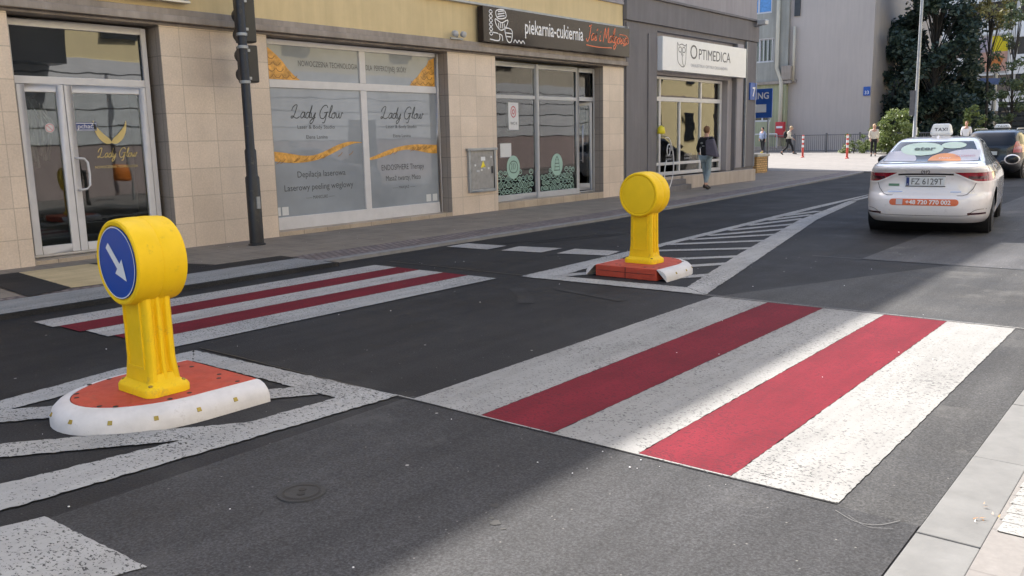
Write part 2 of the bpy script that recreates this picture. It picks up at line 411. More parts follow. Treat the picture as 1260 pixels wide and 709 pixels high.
FU, FV, FW = (0, 1, 0), (0, 0, 1), (1, 0, 0)          # left-hand facades, seen from the road
RU, RV, RW = (1, 0, 0), (0, 0, 1), (0, -1, 0)         # things facing the camera side
SCRIPT = {
 'L': (.95, [[(.02,.55),(.10,.78),(.34,.98),(.52,.96),(.46,.66),(.30,.22),(.16,.02),(.02,.0),(.02,.12),(.18,.13),(.45,.0),(.66,.0),(.85,.12)]]),
 'a': (.52, [[(.42,.42),(.2,.44),(.02,.2),(.1,.0),(.3,.1),(.44,.44),(.38,.08),(.55,.06)]]),
 'd': (.55, [[(.42,.40),(.2,.44),(.02,.2),(.1,.0),(.32,.12),(.62,.98),(.40,.1),(.56,.06)]]),
 'y': (.55, [[(.05,.42),(.06,.08),(.2,.02),(.46,.42)],[(.46,.42),(.3,-.2),(.02,-.45),(.0,-.2),(.5,.06)]]),
 'G': (1.0, [[(.85,.8),(.7,1.0),(.35,.9),(.05,.45),(.15,.02),(.5,.0),(.78,.4)],[(.5,.42),(.95,.48)],[(.8,.45),(.6,-.3),(.35,-.35)]]),
 'l': (.32, [[(.0,.1),(.32,.8),(.28,1.0),(.14,.7),(.08,.1),(.34,.06)]]),
 'ł': (.34, [[(.0,.1),(.32,.8),(.28,1.0),(.14,.7),(.08,.1),(.34,.06)],[(.0,.45),(.36,.65)]]),
 'o': (.46, [[(.3,.44),(.05,.3),(.06,.02),(.3,.04),(.38,.3),(.26,.44),(.5,.4)]]),
 'w': (.72, [[(.02,.44),(.1,.04),(.28,.1),(.36,.42),(.38,.04),(.56,.08),(.66,.44),(.8,.36)]]),
 's': (.42, [[(.0,.06),(.3,.48),(.22,.28),(.34,.08),(.1,.0)]]),
 'ś': (.42, [[(.0,.06),(.3,.48),(.22,.28),(.34,.08),(.1,.0)],[(.28,.66),(.4,.82)]]),
 'i': (.26, [[(.08,.42),(.06,.06),(.28,.06)],[(.13,.60),(.16,.68)]]),
 'g': (.5, [[(.42,.40),(.2,.44),(.02,.2),(.1,.0),(.3,.1),(.44,.42),(.3,-.2),(.05,-.42),(.0,-.2),(.5,.06)]]),
 'J': (.65, [[(.2,.9),(.62,1.0)],[(.5,.98),(.38,.2),(.12,-.1),(-.1,.08)]]),
 'M': (.95, [[(.0,-.02),(.22,.95),(.42,.25),(.72,1.0),(.8,.05),(.95,.08)]]),
 ' ': (.35, []), }
def script(txt, h, w, mapf, stretch=1):
    mb = MB(); x = 0
    for ch in txt:
        adv, st = SCRIPT[ch]
        for s in st: stroke(mb, [((x+a+.18*b)*h*stretch, b*h) for a, b in s], w, mapf)
        x += adv
    return mb

# ------------------------------------------------------------------ ground, roads, kerbs
KL = [(-8.85, -40), (-8.85, 14), (-9.1, 18), (-9.45, 23), (-9.95, 30), (-10.4, 34)]      # left kerb line
def sheet(poly, z): return MB().add([(x, y, z) for x, y in poly], [tuple(range(len(poly)))])
struct('ground', sheet([(-700, -500), (700, -500), (700, 900), (-700, 900)], -.06), 'asphalt_old')
struct('road', sheet([(-8.85, -40)]+[(-.78, -40), (-.78, 34), (-.78, 90)]+[(-10.4, 90)]+KL[::-1][:-1], 0), 'asphalt_new')
struct('asphalt_patch', sheet([(-3.72, -40), (-.79, -40), (-.79, 3.471), (-1.3, 3.471), (-1.3, 3.55), (-3.72, 3.55)], .004), 'asphalt_mid')
struct('asphalt_patch', sheet([(-1.298, 3.472), (-.785, 3.472), (-.785, 10.8), (-2.3, 10.8), (-3.7, 7.50), (-1.298, 7.50)], .004), 'asphalt_side')
struct('asphalt_patch', sheet([(-3.3, 10.83), (-.785, 10.83), (-.785, 34), (-3.5, 34)], .004), 'asphalt_patch')
mb = MB(); stroke(mb, [(-3.9+.31*i, 10.81+random.uniform(-.012, .012)) for i in range(11)], .02, lambda a, b: (a, b, .008), k=1)
struct('road_joint', mb, 'tar')
mb = MB(); stroke(mb, [(-8.3+.5*i, 7.62+random.uniform(-.015, .015)) for i in range(15)], .018, lambda a, b: (a, b, .0075), k=1)
stroke(mb, [(-6+.5*i, 3.485+random.uniform(-.008, .008)) for i in range(5)], .018, lambda a, b: (a, b, .0075), k=1)
struct('road_joint', mb, 'tar')
# thin chalky seam lines at both ends of the crossing
mb = MB(); stroke(mb, [(-3.82+.3*i, 3.49+random.uniform(-.004, .004)) for i in range(10)], .012, lambda a, b: (a, b, .0125), k=1)
stroke(mb, [(-3.9+.3*i, 7.56+random.uniform(-.004, .004)) for i in range(12)], .016, lambda a, b: (a, b, .0125), k=1)
struct('seam_line', mb, 'paint_white')
SWZ = .045
def strip(lineA, lineB, z): # A left, B right lists of points same length
    n = len(lineA); return MB().add([(x, y, z) for x, y in lineA]+[(x, y, z) for x, y in lineB], [(i, i+1, n+i+1, n+i) for i in range(n-1)])
kerbo = [(x-.16, y) for x, y in KL]; pav = [(x-.75, y) for x, y in KL]
mb = MB()
for i in range(len(KL)-1):
    a, b, c, d = kerbo[i], KL[i], KL[i+1], kerbo[i+1]
    mb.prism([a, b, c, d], -.05, SWZ+.004)
struct('kerb', mb, 'kerb_stone', bevel=.012)
struct('paver_strip', strip(pav, kerbo, SWZ+.002), 'paver_strip')
struct('sidewalk', strip([(-11.95, y) for x, y in KL], pav, SWZ), 'sidewalk_slab')
struct('sidewalk', sheet([(-40, 27.0), (-11.94, 27.0), (-11.94, 34), (-40, 34)], SWZ), 'sidewalk_slab')
# right-hand side: flush concrete kerb, paved footway
random.seed(31); mb = MB()
for k in range(-8, 70): mb.box(-.78+random.uniform(-.002, .002), -.555, .4+k, 1.394+k, -.05, .012+random.uniform(-.0015, .0015))
struct('kerb', mb, 'gutter_stone', bevel=.006)
mb = MB(); stroke(mb, [(-1.10, 3.42), (-1.0, 3.36), (-.92, 3.38), (-.86, 3.47)], .0035, lambda a, b: (a, b, .0085)); stroke(mb, [(-1.04, 3.40), (-.95, 3.34), (-.86, 3.38)], .002, lambda a, b: (a, b, .0095)); struct('scratch_mark', mb, 'gutter_stone')
mb = MB()
for a, b, c in (((-5.6, 6.9), (-5.0, 6.3), .16), ((-5.2, 7.1), (-4.3, 6.9), .1), ((-8.3, 9.9), (-7.7, 11.4), .08), ((-7.9, 10.2), (-7.3, 12.0), .07), ((-7.6, 11.5), (-7.2, 13.6), .09)):
    stroke(mb, [a, ((a[0]+b[0])/2+.05, (a[1]+b[1])/2), b], c, lambda u, v: (u, v, .0045))
struct('dust_smear', mb, 'dust')
struct('sidewalk', sheet([(-.555, -40), (3.3, -40), (3.3, 90), (-.555, 90)], .012), 'right_paving')
mb = MB()
for i in range(26):
    y = 3.58+i*.105; mb.add([(-.535-random.uniform(0, .012), y, .017), (-.53, y+.101, .017), (-.03, y+.101, .017), (-.03, y+.003, .017)], [(0, 3, 2, 1)])
struct('tactile_marking', mb, 'paint_white')
mb = MB()   # plaza beyond the clinic: rises gently
xs = [-45, -10.4, 10]; 
mb.add([(-45, 34, SWZ), (14, 34, .03), (14, 45, .2), (-45, 45, .2), (-45, 58, .26), (14, 58, .26), (-45, 110, .26), (14, 110, .26)], [(0, 1, 2, 3), (3, 2, 5, 4), (4, 5, 7, 6)])
struct('plaza', mb, 'plaza_paving')
mb = MB(); mb.box(-45, 14, 33.9, 34.05, -.05, .055); struct('kerb', mb, 'kerb_stone', bevel=.01)
# ---- markings
def jag(poly, z, name, mat, jit=.0035, step=.03):
    out = []
    n = len(poly)
    for i in range(n):
        a, b = Vector(poly[i]), Vector(poly[(i+1) % n]); L = (b-a).length; k = max(1, int(L/step)); nn = Vector((-(b-a).y, (b-a).x))/max(L, 1e-6)
        for j in range(k):
            p = a+(b-a)*j/k
            if j: p += nn*random.uniform(-jit, jit)
            out.append((p.x, p.y))
    mb = MB(); c = len(out); mb.add([(x, y, z) for x, y in out], [tuple(range(c))])
    me = struct(name, mb, mat)
    return me
def stripe(x0, x1, y0, y1, mat, z=.0085, t=(0, 0)): return jag([(x0, y0), (x1, y0), (x1+t[1], y1), (x0+t[0], y1)], z, 'crosswalk_stripe', mat)
E5 = [-3.665, -3.12, -2.61, -2.09, -1.60, -1.11]
for i in range(5): stripe(E5[i]+.002, E5[i+1]-.002, 3.50, 7.54, ['paint_white', 'paint_red', 'paint_white', 'paint_red', 'paint_white'][i])
E5 = [-8.22, -7.82, -7.42, -7.02, -6.62, -6.19]
for i in range(5): stripe(E5[i]+.002, E5[i+1]-.002, 3.16+.05*i, 7.28, ['paint_dash', 'paint_red', 'paint_dash', 'paint_red', 'paint_white_pitted'][i])
jag([(-9.33, 1.5), (-8.98, 1.5), (-8.98, 6.93), (-9.36, 6.93)], SWZ+.008, 'crosswalk_stripe', 'paint_white')
# the apron painted over the pavement
jag([(-9.36, 1.5), (-8.60, 1.5), (-8.62, 6.93), (-9.36, 6.93)], SWZ+.012, 'crosswalk_stripe', 'paint_white')
struct('crossing_ramp', MB().prism([(-8.86, -2), (-8.58, -2), (-8.58, 7.0), (-8.86, 7.0)], -.05, SWZ+.006), 'asphalt_new')
jag([(-11.42, 4.28), (-9.62, 4.12), (-9.45, 5.35), (-11.42, 5.15)], SWZ+.006, 'tactile_pad', 'paint_pad')
for q in ([(-11.42, 3.75), (-9.4, 3.6), (-9.62, 4.12), (-11.42, 4.28)], [(-11.42, 5.15), (-9.8, 5.33), (-9.8, 6.95), (-9.36, 6.95), (-9.36, 5.36), (-9.36, 5.0), (-9.9, 5.0), (-11.42, 4.9)][:2]+[(-9.8, 6.0), (-11.3, 5.55)], [(-9.80, 5.34), (-9.37, 5.36), (-9.37, 6.98), (-9.78, 6.98)]):
    jag(q, SWZ+.010, 'asphalt_strip', 'asphalt_new')
# hatched islands
def hatch(qs, nm='hatched_marking', mat='paint_white_pitted'):
    for q in qs: jag(q, .008+.0004*qs.index(q), nm, mat, .008)
hatch([[(-5.60, 1.0), (-5.42, 1.0), (-5.66, 3.22), (-5.96, 3.40), (-5.90, 2.7)],
       [(-5.96, 3.41), (-5.66, 3.225), (-4.05, 3.24), (-3.80, 3.50)],
       [(-4.5, .2), (-4.05, .2), (-3.79, 3.50), (-4.07, 3.26), (-4.14, 2.3)],
       [(-5.83, 1.55), (-5.60, 1.40), (-4.22, 3.22), (-4.42, 3.30)],
       [(-5.20, 1.27), (-5.02, 1.12), (-4.06, 2.36), (-4.08, 2.68)],
       [(-4.95, .55), (-4.72, .45), (-4.2, 1.15), (-4.22, 1.5)]])
hatch([[(-6.05, 7.55), (-5.68, 7.80), (-6.02, 10.9), (-6.43, 19.4), (-6.62, 22.5), (-6.66, 22.5), (-6.55, 18), (-6.17, 10.9)],
       [(-6.04, 7.53), (-3.78, 7.60), (-4.13, 7.87), (-5.68, 7.79)],
       [(-3.78, 7.61), (-4.13, 7.88), (-4.75, 10.5), (-5.75, 15.2), (-6.40, 19.9), (-6.2, 19.8), (-5.5, 15.4)],
       [(-6.58, 22.4), (-6.72, 22.4), (-7.3, 34), (-7.18, 34)], [(-6.28, 20.0), (-6.42, 20.0), (-7.0, 34), (-6.86, 34)]])
rows = [(-5.70, 7.83, -5.40, 8.35), (-4.70, 8.15, -4.28, 8.75), (-4.90, 9.10, -4.50, 9.64), (-5.30, 9.60, -4.62, 10.33), (-5.90, 10.2, -4.80, 11.17), (-6.12, 10.86, -5.02, 12.05), (-6.05, 11.62, -5.20, 12.88), (-6.06, 12.22, -5.36, 13.7), (-6.12, 13.05, -5.55, 14.5), (-6.16, 13.9, -5.78, 15.5), (-6.24, 14.9, -5.92, 16.3), (-6.3, 15.8, -6.08, 17.1)]
for a, b, c, d in rows:
    v = Vector((c-a, d-b)).normalized(); n = Vector((-v.y, v.x))*.085
    jag([(a+n.x, b+n.y), (a-n.x, b-n.y), (c-n.x, d-n.y), (c+n.x, d+n.y)], .0065, 'hatched_marking', 'paint_white_pitted')
for q in ([(-8.72, 9.13), (-7.97, 9.18), (-8.0, 9.66), (-8.72, 9.60)], [(-7.73, 9.20), (-7.10, 9.31), (-7.12, 9.83), (-7.80, 9.70)], [(-6.86, 9.34), (-6.14, 9.50), (-6.24, 9.96), (-6.93, 9.87)]):
    jag(q, .008, 'dashed_marking', 'paint_dash')
jag([(-3.92, -.6), (-3.62, -.6), (-3.46, .2), (-3.75, .2)], .009, 'dashed_marking', 'paint_white_pitted')
jag([(-4.0, .35), (-3.30, .35), (-2.96, 1.43), (-3.745, 1.39)], .009, 'dashed_marking', 'paint_white_pitted')
# small round cover in the lane, tar blots, chalk crumbs
mb = MB().lathe([(.112, .003), (.108, .0105), (.10, .0105), (.092, .0085), (.002, .0086)], (-3.06, 2.21, 0)); mh = link('manhole_cover', mb, 'cast_iron'); tag(mh, 'small round cast iron cover set in the dark near lane', 'manhole cover')
mb = MB(); [mb.lathe([(.019, .0), (.019, .0110), (.012, .0112)], (-3.06+dx, 2.21+dy, 0), n=10) for dx, dy in ((-.02, .02), (.015, -.015))]; sub('slot', mb, 'bolt_hole', mh)
mb = MB(); stroke(mb, [(-3.06+.08*math.cos(k*R_(15)), 2.21+.08*math.sin(k*R_(15))) for k in range(24)], .010, lambda a, b: (a, b, .0105), True, 1); sub('ring', mb, 'bolt_hole', mh)
mb = MB()
for cx, cy, r in ((-2.27, 2.62, .02), (-2.16, 2.49, .028), (-2.10, 2.47, .012), (-2.2, 2.52, .012)):
    k = 11; mb.add([(cx+r*random.uniform(.6, 1.15)*math.cos(6.283*i/k), cy+r*random.uniform(.6, 1.15)*math.sin(6.283*i/k), .0062) for i in range(k)], [tuple(range(k))])
struct('tar_spot', mb, 'tar')
random.seed(11); mb = MB()
for i in range(120):
    x, y = (random.uniform(-2.3, -1.7), random.uniform(3.1, 3.5)) if i < 8 else (random.uniform(-8, -1), random.uniform(1.2, 12))
    if i > 90: x, y = random.uniform(-11.8, -9.7), random.uniform(5.5, 14)
    r = random.uniform(.0012, .0036); z = .007 if i <= 90 else SWZ+.004; mb.box(x-r, x+r*random.uniform(.5, 2), y-r, y+r, z, z+r)
tag(link('grit', mb, 'white_letter'), 'pale crumbs and grit scattered over the asphalt', 'grit', kind='stuff')
random.seed(12); mb = MB()
for i in range(9):
    x, y = -.57+random.uniform(-.06, .06), 3.62+random.uniform(-.12, .22); a = random.uniform(0, 3); L = random.uniform(.01, .03)
    mb.add([(x, y, .02), (x+L*math.cos(a), y+L*math.sin(a), .026), (x+L*.6*math.cos(a+.7), y+L*.6*math.sin(a+.7), .02)], [(0, 1, 2)])
tag(link('dry_leaves', mb, 'gold_dark'), 'dry leaf scraps lying on the pale kerb', 'leaves', kind='stuff')

# ------------------------------------------------------------------ yellow building with salon and bakery
X0 = -11.9; XR = -12.14
sal = thing('shop_building', 'yellow plastered building with beige tiled ground floor, salon and bakery windows', 'building', (X0, 6, 0))
def walls(ops, y0, y1, z0, z1, xf, xb, mb):       # wall with openings (ya,yb,za,zb), butted boxes
    ys = y0
    for a, b, za, zb in ops:
        if a > ys: mb.box(xb, xf, ys, a, z0, z1)
        if za > z0: mb.box(xb, xf, a, b, z0, za)
        if zb < z1: mb.box(xb, xf, a, b, zb, z1)
        ys = b
    if y1 > ys: mb.box(xb, xf, ys, y1, z0, z1)
OPS = [(4.68, 6.70, .0, 3.26), (8.50, 12.68, .0, 3.26), (14.12, 18.22, .0, 3.26)]
mb = MB(); walls(OPS, -9, 19.17, .0, 3.26, X0, -12.4, mb); sub('tiled_wall', mb, 'facade_tile', sal)
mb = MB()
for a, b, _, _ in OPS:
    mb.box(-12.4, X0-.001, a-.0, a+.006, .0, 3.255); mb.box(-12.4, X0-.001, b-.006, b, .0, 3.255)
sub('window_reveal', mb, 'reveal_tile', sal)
mb = MB()
for (a, b, _, _), zt in zip(OPS, (.10, .12, .2)): mb.box(-12.4, X0+.004 if zt != .10 else -11.96, a+.007, b-.007, .0, zt)
sub('plinth', mb, 'plinth_tile', sal, bevel=.006)
mb = MB().box(-12.4, X0+.012, -9, 19.17, 3.262, 3.30).box(-12.4, X0+.13, -9, 19.19, 3.302, 3.40).box(-12.4, X0+.06, -9, 19.18, 3.402, 3.50)
sub('cornice', mb, 'concrete', sal, bevel=.012)
mb = MB(); UP = [(y, y+1.3, 5.5, 7.2) for y in (-7, -3.6, .4, 3.8, 7.4, 10.6, 14.0, 17.0)]
walls(UP, -9, 19.17, 3.502, 8.3, -11.93, -12.4, mb); UP2 = [(a, b, 8.6, 10.0) for a, b, _, _ in UP]; walls(UP2, -9, 19.17, 8.3, 10.85, -11.93, -12.4, mb)
sub('upper_wall', mb, 'yellow_plaster', sal)
mb = MB().box(-11.93, -11.90, -9, 19.17, 4.86, 5.18); mb.box(-11.93, -11.885, -9, 19.17, 4.80, 4.86)
sub('sill_band', mb, 'grey_light', sal)
mb = MB().box(-24, -12.41, -9, 19.17, 0, 10.35); sub('core', mb, 'yellow_plaster', sal)
mb = MB().box(-24.3, -11.45, -9.3, 19.17, 10.352, 10.6); sub('roof', mb, 'roof_dark', sal)
def win(par, y0, y1, z0, z1, x, fr='white_frame', gl='glass_dark', w=.06, mull=0, d=.05, name='window'):
    f = MB(); f.box(x-d, x, y0, y0+w, z0, z1); f.box(x-d, x, y1-w, y1, z0, z1); f.box(x-d, x, y0+w, y1-w, z0, z0+w); f.box(x-d, x, y0+w, y1-w, z1-w, z1)
    for k in range(mull): m = y0+(y1-y0)*(k+1)/(mull+1); f.box(x-d, x-.002, m-w/2, m+w/2, z0+w, z1-w)
    o = sub(name, f, fr, par, bevel=.005)
    sub('pane', bx(x-d+.008, x-d+.018, y0+w, y1-w, z0+w, z1-w), gl, o, )
    return o
for a, b, c, d in UP+UP2: win(sal, a, b, c, d, -12.05, mull=1)

# salon door
DY0, DY1 = 4.70, 6.62
f = MB(); X = XR
f.box(X-.08, X, DY0, DY0+.08, .10, 3.22); f.box(X-.08, X, DY1-.08, DY1, .10, 3.22); f.box(X-.08, X, DY0+.08, DY1-.08, 3.13, 3.22)
f.box(X-.08, X, DY0+.08, DY1-.08, 2.40, 2.50); f.box(X-.08, X, DY0+.08, DY1-.08, .10, .15)
df = sub('door_frame', f, 'white_frame', sal, bevel=.006)
sub('transom_pane', bx(X-.05, X-.04, DY0+.08, DY1-.08, 2.50, 3.13), 'glass_dark', df)
def leaf(y0, y1, name='door_leaf', w=.10):
    f = MB(); x = X+.012; z0, z1 = .155, 2.395
    f.box(x-.06, x, y0, y0+w, z0, z1); f.box(x-.06, x, y1-w, y1, z0, z1); f.box(x-.06, x, y0+w, y1-w, z0, z0+.11); f.box(x-.06, x, y0+w, y1-w, z1-w, z1)
    o = sub(name, f, 'white_frame', sal, bevel=.006); return o
l1 = leaf(DY0+.085, 5.38); l2 = leaf(5.39, DY1-.085)
sub('pane', bx(X-.03, X-.02, DY0+.185, 5.28, .265, 2.295), 'glass_clear', l1)
sub('pane', bx(X-.03, X-.02, 5.49, DY1-.185, .265, 2.295), 'glass_clear', l2)
mb = MB(); hx = X+.012
mb.tube([(hx, 5.44, 1.42), (hx+.06, 5.46, 1.42), (hx+.09, 5.52, 1.41), (hx+.09, 5.56, 1.36), (hx+.09, 5.57, 1.20), (hx+.09, 5.56, 1.05), (hx+.09, 5.52, 1.0), (hx+.06, 5.46, .99), (hx, 5.44, .99)], .016)
sub('handle', mb, 'white_frame', l2, smooth=True)
gx = X-.018
def P2(y, z): return (gx, y, z)
sub('push_sticker', bx(gx, gx+.002, 5.50, 5.79, 1.79, 1.90), 'blue_label', l2)
sub('push_lettering', text_mb('pchać', .085, (gx, 5.64, 1.822), FU, FV, FW, depth=.004, fit=.22), 'white_letter', l2)
mb = MB(); stroke(mb, [(5.51, 1.80), (5.78, 1.80), (5.78, 1.89), (5.51, 1.89)], .008, lambda a, b: (gx+.0035, a, b), True, 1); sub('sticker_border', mb, 'white_letter', l2)
# winged emblem and gold lettering
mb = MB()
for s in (-1, 1):
    pts = [(0, 0), (.03, .06), (.10, .12), (.20, .23), (.235, .31), (.225, .18), (.17, .06), (.08, -.01)]
    mb.add([(gx+.002, 5.98+s*a, 1.62+b) for a, b in smooth_pts(pts, 4, True)], [tuple(range(32))])
sub('wing_emblem', mb, 'gold_text', l2)
sub('script_lettering', script('Lady Glow', .13, .010, lambda a, b: (gx+.002, 5.76+a, 1.42+b), .8), 'gold_text', l2)
sub('small_lettering', text_mb('NOWOCZESNA TECHNOLOGIA', .05, (gx, 6.02, 1.27), FU, FV, FW, fit=.62), 'gold_text', l2)
mb = MB().lathe([(.062, 0), (.062, .002)], (gx, 5.16, 1.83), (1, 0, 0), 24); sub('round_sticker', mb, 'paper', l1)
mb = MB(); stroke(mb, [(.05*math.cos(t*.5236), .05*math.sin(t*.5236)) for t in range(12)], .008, lambda a, b: (gx+.004, 5.16+a, 1.83+b), True); stroke(mb, [(-.035, .035), (.035, -.035)], .008, lambda a, b: (gx+.004, 5.16+a, 1.83+b), k=1)
sub('round_sticker_print', mb, 'red_print', l1)
# salon room behind the door: leaves/drape, counter
rm = MB(); rm.box(-15, -14.9, 3.5, 7.8, .1, 3.25).box(-14.9, -12.41, 3.5, 3.55, .1, 3.25).box(-14.9, -12.41, 7.7, 7.75, .1, 3.25).box(-14.9, -12.41, 3.55, 7.7, .05, .1)
MATS_room = 'interior_dark'
# cut room out of the solid core: rebuild the core as a shell instead
bpy.data.objects.remove([o for o in sal.children if o.name.startswith('core')][0])
core = MB().box(-24, -23.7, -9, 19.17, 0, 10.35).box(-23.7, -12.41, -9, -8.7, 0, 10.35).box(-23.7, -12.41, 18.87, 19.17, 0, 10.35).box(-23.7, -12.41, -8.7, 18.87, 3.3, 3.5).box(-23.7, -12.41, -8.7, 18.87, 10.1, 10.34)
sub('rear_walls', core, 'yellow_plaster', sal)
sub('salon_room', rm, 'interior_dark', sal)
mb = MB(); random.seed(5)
for i in range(14): mb.tube([(-12.55-random.random()*.3, 4.9+.03*i, 2.4-i*.02), (-12.6, 5.0+.03*i+random.uniform(-.1, .1), 1.9), (-12.55, 5.0+.02*i, 1.3+random.random()*.3)], random.uniform(.01, .03), 5)
sub('curtain', mb, 'interior_mid', sal)

# salon shop window with printed film
f = MB(); Y0, Y1 = 8.52, 12.90
f.box(X-.08, X, Y0-.0, Y0+.07, .12, 3.24); Y1 = 12.66; f.box(X-.08, X, Y1-.08, Y1, .12, 3.24)
f.box(X-.08, X, Y0+.07, Y1-.08, 3.16, 3.24); f.box(X-.08, X, Y0+.07, Y1-.08, 2.47, 2.60); f.box(X-.08, X, Y0+.07, Y1-.08, .12, .33)
f.box(X-.08, X, 10.62, 10.76, .33, 2.47); f.box(X-.08, X, 10.62, 10.76, 2.60, 3.16)
wf = sub('shop_window', f, 'white_frame', sal, bevel=.006)
GX = X-.03
for a, b, c, d in ((Y0+.07, 10.62, .33, 2.47), (10.76, Y1-.08, .33, 2.47), (Y0+.07, 10.62, 2.60, 3.16), (10.76, Y1-.08, 2.60, 3.16)):
    sub('pane', bx(GX-.01, GX, a, b, c, d), 'glass_film', wf)
gf = GX
def film(y, z): return (gf+.003, y, z)
def poly_fan(pts, mapf):
    mb = MB(); mb.add([mapf(*p) for p in pts], [tuple(range(len(pts)))]); return mb
sub('wing_print', poly_fan([(8.60, 2.605), (9.32, 2.605), (9.2, 2.68), (9.08, 2.78), (8.98, 2.9), (8.86, 3.0), (8.72, 3.1), (8.60, 3.155)], film), 'gold_print', wf)
sub('wing_print', poly_fan([(12.57, 2.605), (12.57, 3.15), (12.42, 3.1), (12.36, 3.0), (12.22, 2.9), (12.1, 2.78), (11.98, 2.7), (11.88, 2.605)], film), 'gold_print', wf)
mb = MB()
for (bx_, s) in ((8.62, 1), (12.55, -1)):
    for r in range(5):
        for k in range(4-r//2):
            cy = bx_+s*(.08+.16*k+.05*(r % 2)); cz = 2.66+.1*r
            if (cy-bx_)*s/.7+(cz-2.6)/.56 < .92: stroke(mb, [(cy-.07, cz+.03), (cy-.03, cz-.02), (cy+.03, cz-.025), (cy+.08, cz+.02)], .014, lambda a, b: (gf+.005, a, b))
sub('feather_lines', mb, 'gold_dark', wf)
def ribbon(y0, y1, fn, th):
    n = 24; up = []; dn = []
    for i in range(n+1):
        t = i/n; y = y0+(y1-y0)*t; z = fn(t); h = th(t); up.append((y, z+h/2)); dn.append((y, z-h/2))
    mb = MB(); mb.add([film(*p) for p in up]+[film(*p) for p in dn], [(i, i+1, n+2+i, n+1+i) for i in range(n)]); return mb
sub('gold_ribbon', ribbon(8.60, 10.61, lambda t: 1.36-.10*math.sin(t*5.0)+.08*t+.02*math.sin(t*9), lambda t: .15-.12*t**1.5+.02*math.sin(t*11)), 'gold_print', wf)
sub('gold_ribbon', ribbon(10.78, 12.57, lambda t: 1.30+.14*t+.06*math.sin(t*5.5-1.2), lambda t: .04+.12*t+.02*math.sin(t*9)), 'gold_print', wf)
mb = MB(); random.seed(3)
for y0, y1, z0, z1 in ((8.7, 10.3, 1.25, 1.36), (11.2, 12.5, 1.33, 1.45)):
    for i in range(12):
        a = random.uniform(y0, y1); z = z0+(z1-z0)*(a-y0)/(y1-y0); stroke(mb, [(a, z-.03), (a+.06, z), (a+.10, z+.04)], .010, lambda p, q: (gf+.005, p, q))
sub('gold_ribbon_folds', mb, 'gold_dark', wf)
for yc in (9.60, 11.62):
    sub('script_lettering', script('Lady Glow', .22, .016, lambda a, b: film(yc-.52+a, 1.98+b), .92), 'film_text', wf)
    sub('small_lettering', text_mb('Laser & Body Studio', .09, (gf, yc+.0, 1.80), FU, FV, FW, fit=.80), 'film_text', wf)
    sub('small_lettering', text_mb('Elena Lanina', .09, (gf, yc+.0, 1.63), FU, FV, FW, fit=.46), 'film_text', wf)
sub('top_lettering', text_mb('NOWOCZESNA TECHNOLOGIA', .135, (gf, 9.94, 2.84), FU, FV, FW, fit=1.30), 'film_text', wf)
sub('top_lettering', text_mb('DLA  PERFEKCYJNEJ  SKÓRY', .135, (gf, 11.30, 2.84), FU, FV, FW, fit=1.02), 'film_text', wf)
sub('bottom_lettering', text_mb('Depilacja laserowa', .15, (gf, 9.66, .98), FU, FV, FW, fit=1.05), 'film_text', wf)
sub('bottom_lettering', text_mb('Laserowy peeling węglowy', .15, (gf, 9.60, .76), FU, FV, FW, fit=1.50), 'film_text', wf)
sub('bottom_lettering', text_mb('—— MANICURE ——', .08, (gf, 9.60, .60), FU, FV, FW, fit=.62), 'film_text', wf)
sub('bottom_lettering', text_mb('ENDOSPHERE Therapy', .15, (gf, 11.62, 1.02), FU, FV, FW, fit=1.12), 'film_text', wf)
sub('bottom_lettering', text_mb('Masaż twarzy, Mezo', .14, (gf, 11.62, .82), FU, FV, FW, fit=.92), 'film_text', wf)
sub('bottom_lettering', text_mb('—— MAKIJAŻ ——', .07, (gf, 11.62, .66), FU, FV, FW, fit=.60), 'film_text', wf)
for ya in (8.62, 8.78, 12.22, 12.40): sub('small_sticker', bx(gf, gf+.002, ya, ya+.13, .36, .50), 'paper', wf)

# bakery shopfront
f = MB(); B0, B1 = 14.14, 18.20
def bar(y0, y1, z0, z1, x=X, d=.08): f.box(x-d, x, y0, y1, z0, z1)
for a, b in ((14.14, 14.20), (15.78, 15.92), (17.40, 17.52), (18.12, 18.20)): bar(a, b, .2, 3.20)
for a, b in ((14.20, 15.78), (15.92, 17.40)): bar(a, b, .2, .33); bar(a, b, 2.42, 2.50); bar(a, b, 3.10, 3.20)
bar(17.52, 18.12, 2.42, 2.52); bar(17.52, 18.12, 3.10, 3.20); bar(17.52, 18.12, .2, .24)
bf = sub('shop_window', f, 'grey_frame', sal, bevel=.006)
for a, b, c, d in ((14.20, 15.78, .33, 2.42), (15.92, 17.40, .33, 2.42), (14.20, 15.78, 2.50, 3.10), (15.92, 17.40, 2.50, 3.10), (17.52, 18.12, 2.52, 3.10)):
    sub('pane', bx(GX-.01, GX, a, b, c, d), 'glass_clear', bf)
